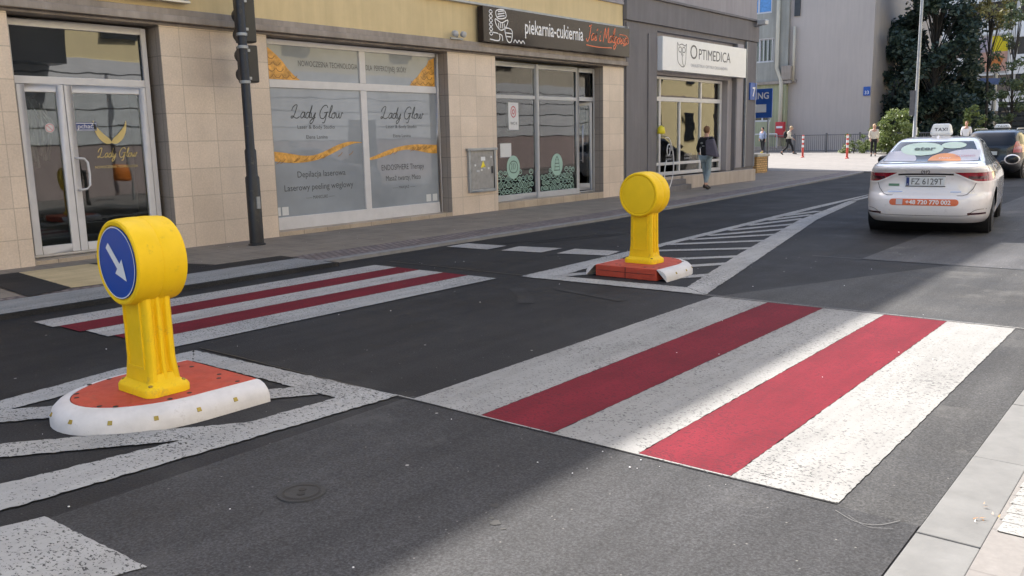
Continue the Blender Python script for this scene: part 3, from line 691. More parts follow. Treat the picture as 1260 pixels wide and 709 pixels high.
# open bakery door (leaf swung inwards)
ang = R_(38)
def dl(a, b, c, d, t=.05):  # along leaf a..b, z c..d ; hinge at y=18.10 swings inward
    H = Vector((X-.02, 18.10, 0)); u = Vector((-math.sin(ang), -math.cos(ang), 0)); n = Vector((-u.y, u.x, 0))
    m = MB(); m.frame([(a, c), (b, c), (b, d), (a, d)], H, u, (0, 0, 1), n, -t/2, t/2); return m
f2 = MB(); 
for q in ((0, .07, .25, 2.40), (.53, .60, .25, 2.40), (.07, .53, .25, .42), (.07, .53, 2.32, 2.40)):
    m = dl(*q); f2.add(m.v, m.f)
bd = sub('shop_door', f2, 'grey_frame', sal, bevel=.005)
sub('pane', dl(.07, .53, .42, 2.32, .012), 'glass_clear', bd)
sub('handle', MB().tube([(X+.06, 17.58, .95), (X+.06, 17.58, 1.85)], .016).tube([(X, 17.58, 1.0), (X+.06, 17.58, 1.0)], .01).tube([(X, 17.58, 1.8), (X+.06, 17.58, 1.8)], .01), 'alu', bd, smooth=True)
rm = MB(); rm.box(-16.6, -16.5, 13.2, 18.8, .1, 3.25).box(-16.5, -12.41, 13.2, 13.25, .1, 3.25).box(-16.5, -12.41, 18.75, 18.8, .1, 3.25).box(-16.5, -12.41, 13.25, 18.75, .05, .1)
sub('bakery_room', rm, 'interior_dark', sal)
mb = MB().box(-13.6, -13.0, 14.6, 17.0, .1, 1.1).box(-14.9, -14.7, 15.6, 16.6, 1.1, 2.6).box(-13.7, -13.4, 17.2, 18.2, .1, 1.3); sub('display_counter', mb, 'interior_mid', sal)
sub('notice_panel', bx(-12.8, -12.78, 16.55, 17.05, 1.25, 2.3), 'paper', sal)
sub('poster', bx(GX, GX+.003, 14.85, 15.20, 1.75, 2.34), 'paper', bf)
mb = MB(); [stroke(mb, [(15.02+q*math.cos(k*.5236), 2.14+1.35*q*math.sin(k*.5236)) for k in range(12)], .022, lambda a, b: (GX+.005, a, b), True) for q in (.085, .035)]; sub('poster_print', mb, 'red_print', bf)
sub('poster_lettering', text_mb('WC K', .09, (GX, 15.03, 1.86), FU, FV, FW, depth=.006), 'film_text', bf)
sub('poster', bx(GX, GX+.003, 14.54, 14.92, 1.16, 1.46), 'paper', bf)
# mint pastry border on the glass
random.seed(21); mb = MB(); mp = lambda a, b: (GX+.003, a, b)
for (a, b) in ((14.24, 15.74), (15.96, 17.36)):
    y = a+.06
    for row in range(4):
        y = a+.08+.06*(row % 2)
        while y < b-.05:
            z = .40+row*.135+random.uniform(-.015, .015); r = random.uniform(.052, .072); k = random.random()
            if row == 3 and random.random() < .4: y += .13; continue
            e = random.uniform(.75, 1.1)
            stroke(mb, [(y+r*math.cos(t*.785), z+r*e*math.sin(t*.785)) for t in range(8)], .014, mp, True, 3)
            if k < .35: stroke(mb, [(y+r*.45*math.cos(t), z+r*.45*math.sin(t)) for t in (0, 1.2, 2.4, 3.6, 4.8)], .010, mp, False, 3)
            elif k < .7:
                for q in (-.4, 0, .4): stroke(mb, [(y+q*r-.01, z-r*.6), (y+q*r+.015, z+r*.6)], .009, mp, k=1)
            else: stroke(mb, [(y-r*.6, z), (y, z+r*.3), (y+r*.6, z)], .012, mp, False, 3)
            y += 2*r+.018
sub('pastry_border', mb, 'mint', bf)
for yc in (14.98, 16.62):
    sub('oval_print', poly_fan([(yc+.23*math.cos(t*.2618), .93+.26*math.sin(t*.2618)) for t in range(24)], lambda a, b: (GX+.006, a, b)), 'mint', bf)
mq = lambda a, b: (GX+.009, a, b)
mb = MB(); stroke(mb, [(14.86, .86), (14.84, .97), (14.93, 1.06), (15.06, 1.05), (15.13, .95), (15.08, .83), (14.95, .81)], .02, mq, True)
for q in (-.06, .0, .06): stroke(mb, [(14.96+q, .88), (14.99+q, .96), (14.96+q, 1.02)], .016, mq)
stroke(mb, [(16.50, .80), (16.74, .80)], .02, mq, k=1); stroke(mb, [(16.52, .88), (16.72, .88)], .018, mq, k=1); stroke(mb, [(16.53, .96), (16.71, .96)], .018, mq, k=1); stroke(mb, [(16.56, 1.04), (16.62, 1.12), (16.68, 1.04)], .018, mq); stroke(mb, [(16.53, .80), (16.55, 1.04), (16.69, 1.04), (16.72, .80)], .016, mq, k=1)
sub('oval_drawing', mb, 'mint_dark', bf)

# bakery sign
bs_ = thing('shop_sign', 'long glossy black bakery sign with white and orange lettering above the door', 'shop sign', (X0, 16.4, 3.5))
sub('panel', bx(-11.86, -11.70, 13.55, 19.12, 3.505, 4.20), 'sign_black', bs_, bevel=.008)
mb = MB().box(-11.93, -11.84, 11.9, 19.15, 4.23, 4.27); mb.box(-11.93, -11.75, 19.13, 19.16, 3.52, 4.26); sub('rail', mb, 'galv', bs_)
SX = -11.70
def sg(y, z): return (SX+.004, y, z)
sub('lettering', text_mb('piekarnia-cukiernia', .42, (SX, 15.98, 3.76), FU, FV, FW, depth=.004, fit=2.18, bold=.004), 'white_letter', bs_)
sub('script_lettering', script('Jaś i Małgosia', .34, .028, lambda a, b: sg(17.22+a, 3.80+b), .80), 'letter_orange', bs_)
mb = MB(); stroke(mb, [(17.2, 3.68), (17.7, 3.66), (18.3, 3.68)], .022, sg); stroke(mb, [(18.65, 4.02), (18.98, 4.0), (19.05, 3.84), (18.8, 3.76)], .02, sg); sub('swoosh', mb, 'letter_orange', bs_)
mb = MB()
def st(pts, closed=False, w=.022): stroke(mb, pts, w, sg, closed)
st([(13.95, 4.13), (14.20, 4.17), (14.26, 4.03), (14.0, 3.99)], True)
for q in (0, .05, .10): st([(13.99+q*.2, 4.02+q), (14.22, 4.06+q)])
st([(13.92, 3.97), (13.96, 3.84), (14.10, 3.76), (14.26, 3.84), (14.32, 3.98), (14.12, 3.91)], True)
for q in range(4): st([(14.02+.06*q, 3.90), (14.03+.06*q, 3.80)])
st([(14.22, 3.78), (14.30, 3.56), (14.42, 3.56), (14.46, 3.76), (14.34, 3.82)], True); st([(14.24, 3.72), (14.44, 3.72)]); st([(14.27, 3.65), (14.42, 3.65)])
for q in range(6): st([(13.78+.05*math.cos(t), 4.10-.085*q+.035*math.sin(t)) for t in (0, 1.57, 3.14, 4.71)], True, .018)
st([(13.74, 3.56), (14.02, 3.55), (14.02, 3.68), (13.76, 3.70)]); st([(14.0, 3.68), (14.12, 3.66), (14.14, 3.55)])
for q in range(3): st([(14.5+.13*q, 3.54), (14.55+.13*q, 3.60), (14.62+.13*q, 3.54)])
sub('pastry_emblem', mb, 'white_letter', bs_)
# pale sign over the salon door
s2 = thing('shop_sign', 'pale blue grey sign panel above the white salon door', 'shop sign', (X0, 5.9, 3.6))
sub('panel', bx(-11.9, -11.76, 4.7, 7.12, 3.62, 4.4), 'sign_pale_blue', s2, bevel=.008); sub('rim', bx(-11.9, -11.75, 4.68, 7.14, 3.585, 3.615), 'alu', s2)
# twin floodlight on the cornice
fl = thing('floodlight', 'small twin grey floodlight fixed on the cornice beside the black bakery sign', 'lamp', (-11.85, 12.9, 3.5))
sub('bracket', MB().box(-11.84, -11.80, 12.70, 13.05, 3.50, 3.53).tube([(-11.82, 12.88, 3.53), (-11.78, 12.88, 3.60)], .012), 'galv', fl)
for y in (12.76, 13.0): sub('lamp_head', MB().lathe([(.03, -.06), (.055, -.03), (.06, .04), (.05, .05)], (-11.76, y, 3.60), (1, -.1, -.3), 16), 'grey_frame', fl, smooth=True)
# electrical cabinet in the tiled pier
cb = thing('meter_cabinet', 'grey metal meter cabinet with yellow warning triangle on the tiled pier', 'cabinet', (X0, 13.6, .5))
m = MB().box(-11.9, -11.845, 13.16, 13.22, .48, 1.36).box(-11.9, -11.845, 13.96, 14.02, .48, 1.36).box(-11.9, -11.845, 13.22, 13.96, .48, .54).box(-11.9, -11.83, 13.12, 14.06, 1.33, 1.38); sub('frame', m, 'galv', cb, bevel=.004)
cd = sub('door', bx(-11.895, -11.865, 13.225, 13.955, .545, 1.325), 'cabinet', cb, bevel=.004)
sub('handle', bx(-11.864, -11.845, 13.88, 13.91, .85, 1.0), 'black_metal', cd); 
sub('warning_sign', MB().frame([(0, 0), (.15, 0), (.075, .14)], (-11.864, 13.54, .98), FU, FV, FW, 0, .003), 'bb_yellow', cd)
sub('sticker', bx(-11.864, -11.861, 13.55, 13.68, 1.12, 1.2), 'white_sign', cd)
mb = MB(); random.seed(4)
for i in range(7): y, z = random.uniform(13.3, 13.9), random.uniform(.85, 1.25); mb.box(-11.864, -11.861, y, y+.05, z, z+.04)
sub('paper_scraps', mb, 'paper', cd)
mb = MB().tube([(-11.87, 4.2, .62), (-11.87, 4.2, .36)], .02, 8).box(-11.9, -11.86, 4.12, 4.26, .36, .60)
tag(link('wall_socket', mb, 'galv'), 'small rusty metal box low on the tiled wall at the left edge', 'box')

# ------------------------------------------------------------------ grey clinic building
cl = thing('clinic_building', 'dark grey clinic building with white sign and large cream window', 'building', (X0, 23, 0))
mb = MB(); CO = [(20.85, 25.75, .42, 4.30)]
walls(CO, 19.2, 27.2, .04, 4.44, X0, -12.5, mb)
sub('wall', mb, 'grey_plaster', cl)
for q in ((-11.9, -11.86, 19.24, 19.9, .05, 4.40), (-11.9, -11.865, 20.35, 20.80, .05, 4.2), (-11.9, -11.85, 26.35, 27.18, .5, 4.42)): sub('pilaster', bx(*q), 'grey_plaster', cl, bevel=.01)
mb = MB().box(-12.5, -12.04, 20.85, 25.75, 3.19, 4.30).box(-12.5, -12.02, 25.43, 25.75, .42, 3.19); sub('portal', mb, 'grey_light', cl)
mb = MB().box(-11.9, -11.86, 25.76, 26.2, .5, 4.3); sub('pilaster', mb, 'grey_light', cl)
mb = MB().box(-12.5, -11.82, 19.19, 27.24, 4.443, 5.05).box(-12.5, -11.76, 19.19, 27.27, 5.053, 5.12); sub('fascia', mb, 'grey_plaster', cl, bevel=.01)
mb = MB(); CU = [(y, y+1.5, 5.75, 7.6) for y in (20.3, 22.9, 25.3)]
walls(CU, 19.2, 27.2, 5.122, 8.5, -11.9, -12.5, mb); mb.box(-12.5, -11.9, 19.2, 27.2, 8.5, 15.8); sub('upper_wall', mb, 'grey_light', cl)
for a, b, c, d in CU: win(cl, a, b, c, d, -12.0, mull=1)
mb = MB().box(-23, -12.51, 19.2, 27.2, 3.2, 15.8).box(-23, -22.6, 19.2, 27.2, 0, 3.2).box(-22.6, -12.51, 26.9, 27.2, 0, 3.2).box(-22.6, -12.51, 19.2, 19.5, 0, 3.2); sub('rear_walls', mb, 'grey_plaster', cl)
mb = MB().box(-32, -17.0, 27.21, 37, 0, 15.8); sub('shade_wing', mb, 'grey_plaster', cl)  # unseen wing added so its shadow falls on the pavement before the plaza
mb = MB().box(-23.2, -11.8, 19.2, 27.4, 15.802, 16.0).box(-32.2, -16.8, 27.42, 37.2, 15.802, 16.0); sub('roof', mb, 'roof_dark', cl)  # second box roofs the unseen added wing
mb = MB().box(-12.5, -11.72, 22.05, 27.0, .04, .42).box(-12.5, -11.78, 20.85, 22.04, .04, .42); sub('plinth', mb, 'clinic_plinth', cl, bevel=.01)
mb = MB().box(-11.77, -11.45, 20.2, 22.04, .04, .20).box(-11.77, -11.62, 20.2, 22.04, .20, .34); sub('steps', mb, 'grey_plaster', cl, bevel=.008)
f = MB(); CX = -12.2
for a, b in ((20.86, 20.93), (21.52, 21.60), (25.30, 25.42)): f.box(CX-.08, CX, a, b, .43, 3.18)
for a, b, m_ in ((21.60, 25.30, (22.72, 24.02)),):
    for k in m_: f.box(CX-.08, CX, k-.035, k+.035, .53, 2.50)
f.box(CX-.08, CX, 23.98, 24.06, 2.62, 3.10)
for a, b in ((20.93, 21.52), (21.60, 25.30)):
    f.box(CX-.082, CX-.001, a, b, 3.10, 3.18); f.box(CX-.082, CX-.001, a, b, 2.50, 2.62); f.box(CX-.082, CX-.001, a, b, .43, .53)
    f.box(CX-.082, CX-.001, a, b, .72, .80)
cw = sub('shop_window', f, 'white_frame', cl, bevel=.005)
sub('pane', bx(CX-.05, CX-.04, 20.93, 25.30, .53, 3.10), 'glass_clear', cw)
mb = MB()
for k in range(9): y = 21.70+.37*k; mb.box(CX-.22, CX-.20, y, y+.35, 1.35, 2.48)
mb.box(CX-.22, CX-.20, 21.62, 25.2, 2.62, 3.08)
sub('blind', mb, 'blind_cream', cl)
sub('window_film', bx(CX-.06, CX-.055, 21.62, 25.28, .80, 1.05), 'white_sign', cw)
for yc in (22.2, 23.3): sub('film_lettering', text_mb('OKULISTA\nGABINETY', .10, (CX-.038, yc, .95), FU, FV, FW, depth=.002), 'letter_faint', cw)
sub('room', bx(-14, -13.9, 20, 26, .3, 3.2), 'interior_mid', cl)
mb = MB().box(-11.85, -11.79, 26.28, 26.32, .5, 4.4); mb.tube([(-11.79, 27.0, 4.3), (-11.79, 27.0, .5)], .012); sub('drain_pipe', mb, 'galv', cl)
os_ = thing('shop_sign', 'white lightbox sign with owl emblem above the clinic window', 'shop sign', (X0, 23.4, 3.3))
sub('panel', bx(-12.02, -11.74, 20.86, 26.12, 3.28, 4.16), 'sign_light', os_, bevel=.006)
OX = -11.74
def om(a, b): return (OX+.004, a, b)
sub('lettering', text_mb('O', .56, (OX, 22.62, 3.66), FU, FV, FW, depth=.004, fit=.42), 'letter_grey', os_)
sub('lettering', text_mb('PTIMEDICA', .42, (OX, 23.94, 3.67), FU, FV, FW, depth=.004, fit=2.05), 'letter_grey', os_)
sub('small_lettering', text_mb('OKULISTYKA I OPTYKA OKULAROWA', .13, (OX, 23.62, 3.44), FU, FV, FW, depth=.004, fit=2.35), 'letter_faint', os_)
mb = MB()
for p, c in (([(22.02, 4.03), (22.1, 3.98), (22.28, 4.02), (22.46, 3.98), (22.54, 4.03), (22.52, 3.8), (22.5, 3.55), (22.40, 3.42), (22.2, 3.45), (22.04, 3.6)], True), ([(22.18+.09*math.cos(t), 3.87+.07*math.sin(t)) for t in (0, 1.05, 2.1, 3.14, 4.2, 5.2)], True), ([(22.39+.09*math.cos(t), 3.87+.07*math.sin(t)) for t in (0, 1.05, 2.1, 3.14, 4.2, 5.2)], True), ([(22.25, 3.80), (22.28, 3.72), (22.31, 3.80)], False), ([(22.36, 3.75), (22.30, 3.65), (22.34, 3.5), (22.4, 3.44)], False)):
    stroke(mb, [(a-.36, b) for a, b in p], .022, om, c)
sub('owl_emblem', mb, 'letter_grey', os_)
cm = thing('floodlight', 'small white floodlight on the upper corner of the grey clinic', 'lamp', (-11.8, 26.9, 4.9))
sub('lamp_head', MB().box(-11.70, -11.42, 26.75, 27.02, 4.93, 5.08), 'grey_frame', cm, bevel=.02); sub('bracket', MB().tube([(-11.82, 26.9, 4.9), (-11.6, 26.9, 4.93)], .02, 8), 'galv', cm)
nb = thing('house_number', 'blue house number 7 plate on the clinic corner', 'number plate', (-11.8, 27.0, 2.8))
sub('plate', bx(-11.86, -11.80, 26.62, 27.12, 2.62, 3.16), 'blue_sign_far', nb, bevel=.01); sub('number', text_mb('7', .4, (-11.80, 26.87, 2.74), FU, FV, FW, depth=.004, bold=.01), 'white_letter', nb)
rl = thing('handrail', 'white curled wrought iron handrail by the clinic steps', 'handrail', (-11.5, 20.6, 0))
mb = MB(); hx = -11.45
sp = [(20.72+.13*math.cos(t*.6)*(1-.05*t), 1.15+.2*math.sin(t*.6)*(1-.05*t)) for t in range(14)]
mb.tube([(hx, a, b) for a, b in smooth_pts(sp, 3)], .014, 6)
mb.tube([(hx, a, b) for a, b in smooth_pts([(20.55, 1.5), (20.75, 1.45), (20.95, 1.1), (20.98, .6), (20.8, .2), (20.6, .05)], 4)], .016, 6)
mb.tube([(hx, a, b) for a, b in smooth_pts([(20.5, .05), (20.5, .6), (20.6, .9)], 4)], .016, 6)
sub('rail', mb, 'white_frame', rl, smooth=True)
bl = thing('wall_lamp', 'small yellow lamp beside the clinic door', 'lamp', (-11.9, 20.6, 1.8))
sub('shade', MB().lathe([(.03, .2), (.09, .15), (.11, 0), (.08, -.02)], (-11.78, 20.88, 1.62)), 'bb_yellow', bl, smooth=True); sub('bracket', MB().tube([(-11.9, 20.88, 1.82), (-11.78, 20.88, 1.82)], .012, 6), 'galv', bl)

# ------------------------------------------------------------------ opposite side of the street (seen in the panes)
op = thing('opposite_building', 'grey sided and cream building on the near side, seen only in the shop windows', 'building', (3.4, 20, 0))
mb = MB(); OO = [(y, y+1.5, .9, 2.4) for y in (6, 9.5, 17.0, 20.5)]
walls(OO, -12, 30, 1.6, 1.61, 3.4, 3.8, MB())
mb.box(3.4, 14, -12, 46, 1.65, 4.3); sub('siding_wall', mb, 'siding', op)
mb = MB().box(3.42, 14, -12, 46, 0, 1.648); sub('base_wall', mb, 'pink_wall', op)
mb = MB().box(3.45, 14, -12, 30, 4.302, 10); sub('upper_wall', mb, 'cream_wall', op)
sub('upper_wall', bx(3.45, 14, 30.01, 46, 4.302, 10), 'wood_cream', op)
mb = MB().box(3.4, 14, 46.01, 90, 0, 11); sub('cream_wall', mb, 'cream_wall', op)
mb = MB().box(3.25, 3.398, 46.01, 90, 3.9, 4.1); sub('ledge', mb, 'concrete', op)
for y in (48, 52.5, 57, 61.5, 66): sub('window', bx(3.3, 3.39, y, y+1.3, 1.2, 3.0), 'glass_dark', op); sub('window', bx(3.3, 3.39, y, y+1.3, 4.9, 6.9), 'glass_dark', op)
for y in (6.5, 13.6, 20.5, 26, 33, 40): sub('window', bx(3.3, 3.399, y, y+1.2, 5.0, 6.4), 'glass_dark', op)
for y in (9.2, 16.5, 23.5, 43): sub('window', bx(3.3, 3.399, y, y+1.4, .3, 2.5), 'glass_dark', op)
mb = MB().box(2.3, 3.39, 9.0, 12.0, 4.0, 4.25).box(2.3, 2.36, 9.0, 12.0, 4.252, 5.2).box(2.36, 3.39, 11.94, 12.0, 4.252, 5.2); sub('balcony', mb, 'black_metal', op)
for i, y in enumerate((8.2, 11.2, 14.2, 17.2)):
    b = link('street_bollard', MB().lathe([(.07, 0), (.07, .1), (.045, .14), (.045, .8), (.06, .84), (.05, .92), (.0, .95)], (0, 0, 0), n=14), 'black_metal', smooth=True)
    b.location = (.1, y, .012); tag(b, 'black bollard on the near footway, seen in the salon door glass', 'bollard', 'black bollards on the near footway')
lb = thing('litter_bin', 'orange litter bin on the near footway, seen in the salon door glass', 'litter bin', (.9, 12.6, 0))
sub('bin', MB().lathe([(.16, .55), (.2, .6), (.21, 1.05), (.18, 1.08)], (.9, 12.6, 0), n=20), 'orange_bin', lb, smooth=True); sub('post', MB().tube([(.9, 12.85, 0), (.9, 12.85, 1.3)], .03), 'galv', lb)
lp = thing('street_lamp', 'grey lamp post on the near footway, seen in the salon door glass', 'street lamp', (.6, 14.8, 0))
sub('pole', MB().tube([(.6, 14.8, 0), (.6, 14.8, 7)], [.10, .06]), 'galv', lp, smooth=True)

# ------------------------------------------------------------------ traffic signal pole
tl = thing('traffic_light', 'dark traffic light pole seen from behind in front of the tiled wall', 'traffic light', (-11.25, 7.62, SWZ))
px_, py_ = -11.25, 7.62; lean = -.0
sub('pole', MB().lathe([(.13, 0), (.13, .02), (.105, .03), (.105, 1.02), (.085, 1.05), (.085, 1.42), (.068, 1.45), (.062, 6)], (px_, py_, SWZ), n=24), 'dark_pole', tl, smooth='auto')
sub('inspection_cover', MB().box(px_+.10, px_+.12, py_-.03, py_+.03, .60, .78), 'galv', tl)
d_ = Vector((0.25, .97, 0)).normalized()
def tbox(mb, o, u, a, b, c, d, e, f):
    u = Vector(u); n = Vector((-u.y, u.x, 0)); mb.frame([(a, c), (b, c), (b, d), (a, d)], o, u, n, (0, 0, 1), e, f)
for z0, z1 in ((2.42, 2.96), (3.0, 3.75), (3.80, 4.6)):
    mb = MB(); tbox(mb, (px_, py_, SWZ), d_, .0, .25, .07, .30, z0, z1); h = sub('signal_head', mb, 'black_metal', tl, bevel=.02)
    mb = MB(); 
    n_ = Vector((-d_.y, d_.x, 0))
    for k in range(2): mb.lathe([(.10, .0), (.11, .14), (.10, .14)], Vector((px_, py_, z0+.18+.28*k))+d_*.125+n_*.30, n_, 16)
    sub('visor', mb, 'black_metal', h)
mb = MB()
for z in (2.44, 2.94, 3.12, 3.68): mb.lathe([(.075, 0), (.078, .005), (.078, .04), (.075, .045)], (px_, py_, z), n=20)
for z in (2.5, 2.9, 3.2, 3.6): tbox(mb, (px_, py_, 0), d_, .05, .10, -.02, .02, z, z+.04)
sub('clamp', mb, 'galv', tl)

# ------------------------------------------------------------------ traffic islands and beacons
def dshape(w, L, e, n=26):   # flat end at y=L, half-ellipse of length e at y=0..e
    p = [(w/2, L), (-w/2, L)]
    # left side down, round the tip, back up
    pts = [(-w/2, L)]
    for i in range(n+1):
        t = math.pi*i/n; pts.append((-w/2*math.cos(t), e-e*math.sin(t)))
    pts.append((w/2, L)); return pts
def island(loc, rz, label, W=1.04, L=1.04, H=.13, rim=.125):
    t = thing('traffic_island', label, 'traffic island', loc, 'rubber traffic islands', rz)
    prof = [(0, 0), (.002, .045), (.018, .08), (.05, .108), (.09, .122), (rim, .125)]
    mb = MB(); rings = []
    e = .62
    for off, z in prof:
        pts = dshape(W-2*off, L, e-off*.9); pts = [(x, y+off if False else y+(off*.9 if True else 0)) for x, y in pts]
        pts = [(x, min(y, L)) for x, y in pts]; rings.append([(x, y, z) for x, y in pts])
    n = len(rings[0]); vs = [v for r in rings for v in r]
    fs = [(i*n+k, i*n+k+1, (i+1)*n+k+1, (i+1)*n+k) for i in range(len(rings)-1) for k in range(n-1)]
    fs += [tuple([i*n for i in range(len(rings))]), tuple([i*n+n-1 for i in range(len(rings))])]
    mb.add(vs, fs); bm_r = sub('white_rim', mb, 'rubber_white', t, smooth='auto', local=True)
    inner = [(x, y) for x, y, z in rings[-1]]
    inner = [(x*.997, y+.002 if y < L-.01 else y-.002) for x, y in inner]
    mb = MB().prism(inner, 0, .129); rp = sub('red_plate', mb, 'rubber_red', t, bevel=.008, local=True)
    # module joint at flat end and bolt holes
    mb = MB().box(-.003, .003, L-.004, L+.002, .0, .128); mb.box(-W/2+rim+.02, W/2-rim-.02, L-.003, L+.001, .066, .070)
    sub('joint', mb, 'bolt_hole', rp, local=True)
    mb = MB()
    for x, y in ((-.28, 1.02), (-.2, 1.08), (.12, 1.08), (.2, 1.02), (.36, .55), (.34, .70), (-.36, .55), (-.34, .40), (-.2, .24), (-.12, .2), (.16, .2), (.24, .26), (.36, 1.05), (-.36, 1.05)): mb.lathe([(.015, .1285), (.015, .1302)], (x, y*L/1.18, 0), n=12)
    sub('bolt_hole', mb, 'bolt_hole', rp, local=True)
    rg = rings[2]
    seq = [i for i in range(1, n-1)]; dist = 0; last = None; k = 0
    for i in range(n-1):
        a, b = Vector(rg[i]), Vector(rg[i+1]); seg = (b-a).length; pos_ = 0
        while dist+(seg-pos_) >= .235:
            pos_ += .235-dist; dist = 0; c = a+(b-a)*pos_/seg; tn = (b-a).normalized(); out = Vector((tn.y, -tn.x, 0)); 
            if out.dot(Vector((c.x, c.y-.5, 0))) < 0: out = -out
            nrm = (out*.8+Vector((0, 0, .6))).normalized(); up = nrm.cross(tn).normalized(); up = up if up.z > 0 else -up
            c = Vector((c.x, c.y, .070))+out*.006
            m = MB().frame([(-.012, -.012), (.012, -.012), (.012, .012), (-.012, .012)], c, tn, up, nrm, -.004, .0025)
            sub('reflector', m, 'reflector', bm_r, local=True); k += 1
        dist += seg-pos_
    return t
def beacon(loc, rz, label, sign=True):
    t = thing('traffic_bollard', label, 'traffic bollard', loc, 'yellow island bollards', rz)
    W, D = .40, .28
    def rr(w, d, r, n=6): return [(sx*(w/2-r)+r*math.cos(a), sy*(d/2-r)+r*math.sin(a)) for sx, sy, a0 in ((1, 1, 0), (-1, 1, 90), (-1, -1, 180), (1, -1, 270)) for a in [R_(a0+90*k/n) for k in range(n+1)]]
    mb = MB(); rings = []
    for s, z in ((0, 0), (0, .035), (.012, .05), (.05, .062), (.085, .085), (.10, .12)): rings.append([(x, y, z) for x, y in rr(W-2*s*.55, D-2*s*.62, .06 if s < .05 else .04)])
    n = len(rings[0]); vs = [v for r in rings for v in r]
    mb.add(vs, [(i*n+k, i*n+(k+1) % n, (i+1)*n+(k+1) % n, (i+1)*n+k) for i in range(len(rings)-1) for k in range(n)]+[tuple(range(n))[::-1], tuple(range(5*n, 6*n))])
    bs = sub('base', mb, 'yellow_plastic', t, smooth='auto', local=True)
    mb = MB()
    for sx in (-1, 1):
        for sy in (-1, 1): mb.lathe([(.014, .055), (.014, .064), (.009, .068)], (sx*.155, sy*.10, 0), n=8)
    sub('bolt', mb, 'reflector', bs, local=True)
    # fluted post: outline with deep side grooves, tapering slightly
    def outline(w, d):
        h = [( w/2-.03, -d/2), (w/2, -d/2+.02), (w/2, -d/2+.045), (w/2-.028, -d/2+.055), (w/2-.028, -.018), (w/2, -.010), (w/2, .010), (w/2-.028, .018), (w/2-.028, d/2-.055), (w/2, d/2-.045), (w/2, d/2-.02), (w/2-.03, d/2)]
        return h+[(-x, y) for x, y in h[::-1]]
    mb = MB(); rs = [outline(.31, .20), outline(.285, .18), outline(.275, .175)]; zs = [.075, .20, .78]
    n = len(rs[0]); mb.add([(x, y, z) for r, z in zip(rs, zs) for x, y in r], [(i*n+k, i*n+(k+1) % n, (i+1)*n+(k+1) % n, (i+1)*n+k) for i in range(2) for k in range(n)])
    sub('post', mb, 'yellow_plastic', t, bevel=.006, local=True)
    mb = MB()
    for s in (-1, 1):
        for a, b, c, d in ((-.095, -.083, .15, .66), (.083, .095, .15, .66), (-.083, .083, .15, .162), (-.083, .083, .648, .66)): mb.box(a, b, s*.080, s*.098, c, d)
    sub('panel_moulding', mb, 'yellow_panel', t, local=True)
    # drum head
    R0 = .248; zc = .775; T = .15
    prof = [(R0-.035, -T+.012), (R0-.030, -T+.002), (R0-.014, -T), (R0-.004, -T+.008), (R0, -T+.03), (R0+.004, -.05), (R0+.004, -.012), (R0-.001, 0), (R0+.004, .012), (R0+.004, .05), (R0, T-.03), (R0-.004, T-.008), (R0-.014, T), (R0-.030, T-.002), (R0-.035, T-.012)]
    sub('drum_head', MB().lathe(prof, (0, 0, zc), (0, 1, 0), 64), 'yellow_plastic', t, smooth='auto', local=True)
    mb = MB().frame([(-.11, -.30), (.11, -.30), (.15, -.14), (-.15, -.14)], (0, 0, zc), (1, 0, 0), (0, 0, 1), (0, 1, 0), -.088, .088)
    sub('collar', mb, 'yellow_plastic', t, bevel=.02, local=True)
    if sign:
        sg_ = sub('sign_disc', MB().lathe([(.208, 0), (.208, .006)], (0, -T+.008, zc), (0, -1, 0), 64), 'blue_sign', t, local=True, smooth='auto')
        fy = -T+.001
        A = R_(-45)
        pts = [(-.135, .022), (.025, .022), (.025, .062), (.140, 0), (.025, -.062), (.025, -.022), (-.135, -.022)]
        ca, sa = math.cos(A), math.sin(A)
        m = MB().add([(a*ca-b*sa, fy-.002, zc+a*sa+b*ca) for a, b in pts], [tuple(range(7))]); sub('arrow', m, 'white_sign', sg_, local=True)
        m = MB(); stroke(m, [(.203*math.cos(k*R_(7.5)), .203*math.sin(k*R_(7.5))) for k in range(48)], .006, lambda a, b: (a, fy-.0025, zc+b), True, 1); sub('rim_line', m, 'white_sign', sg_, local=True)
    else:
        sub('blank_disc', MB().lathe([(.212, 0), (.212, .004), (.20, .006)], (0, -T+.008, zc), (0, -1, 0), 64), 'yellow_panel', t, local=True, smooth='auto')
    return t
island((-4.885, 1.93, 0), 0, 'red rubber island with white rim and rounded near end, under the blue arrow bollard')
island((-4.99, 9.11, 0), math.pi, 'red rubber island with flat red near end, under the blank yellow bollard')
beacon((-4.80, 2.47, .130), 0, 'yellow bollard with blue and white arrow disc on the nearest island')
beacon((-5.0, 8.5, .130), 0, 'yellow bollard with blank yellow disc on the farther island', False)

# ------------------------------------------------------------------ cars
def lerpk(keys):
    keys = list(keys)
    def f(z):
        if z <= keys[0][0]: return keys[0][1]
        for i in range(len(keys)-1):
            (a, va), (b, vb) = keys[i], keys[i+1]
            if z <= b:
                t = (z-a)/(b-a)
                m0 = (vb-keys[i-1][1])/(b-keys[i-1][0]) if i else (vb-va)/(b-a)
                m1 = (keys[i+2][1]-va)/(keys[i+2][0]-a) if i+2 < len(keys) else (vb-va)/(b-a)
                s = (vb-va)/(b-a)
                if (m0 > 0) != (s > 0): m0 = 0
                if (m1 > 0) != (s > 0): m1 = 0
                m0 = max(-3*abs(s), min(3*abs(s), m0)); m1 = max(-3*abs(s), min(3*abs(s), m1)); h = b-a
                return va*(2*t**3-3*t*t+1)+m0*h*(t**3-2*t*t+t)+vb*(-2*t**3+3*t*t)+m1*h*(t**3-t*t)
        return keys[-1][1]
    return f
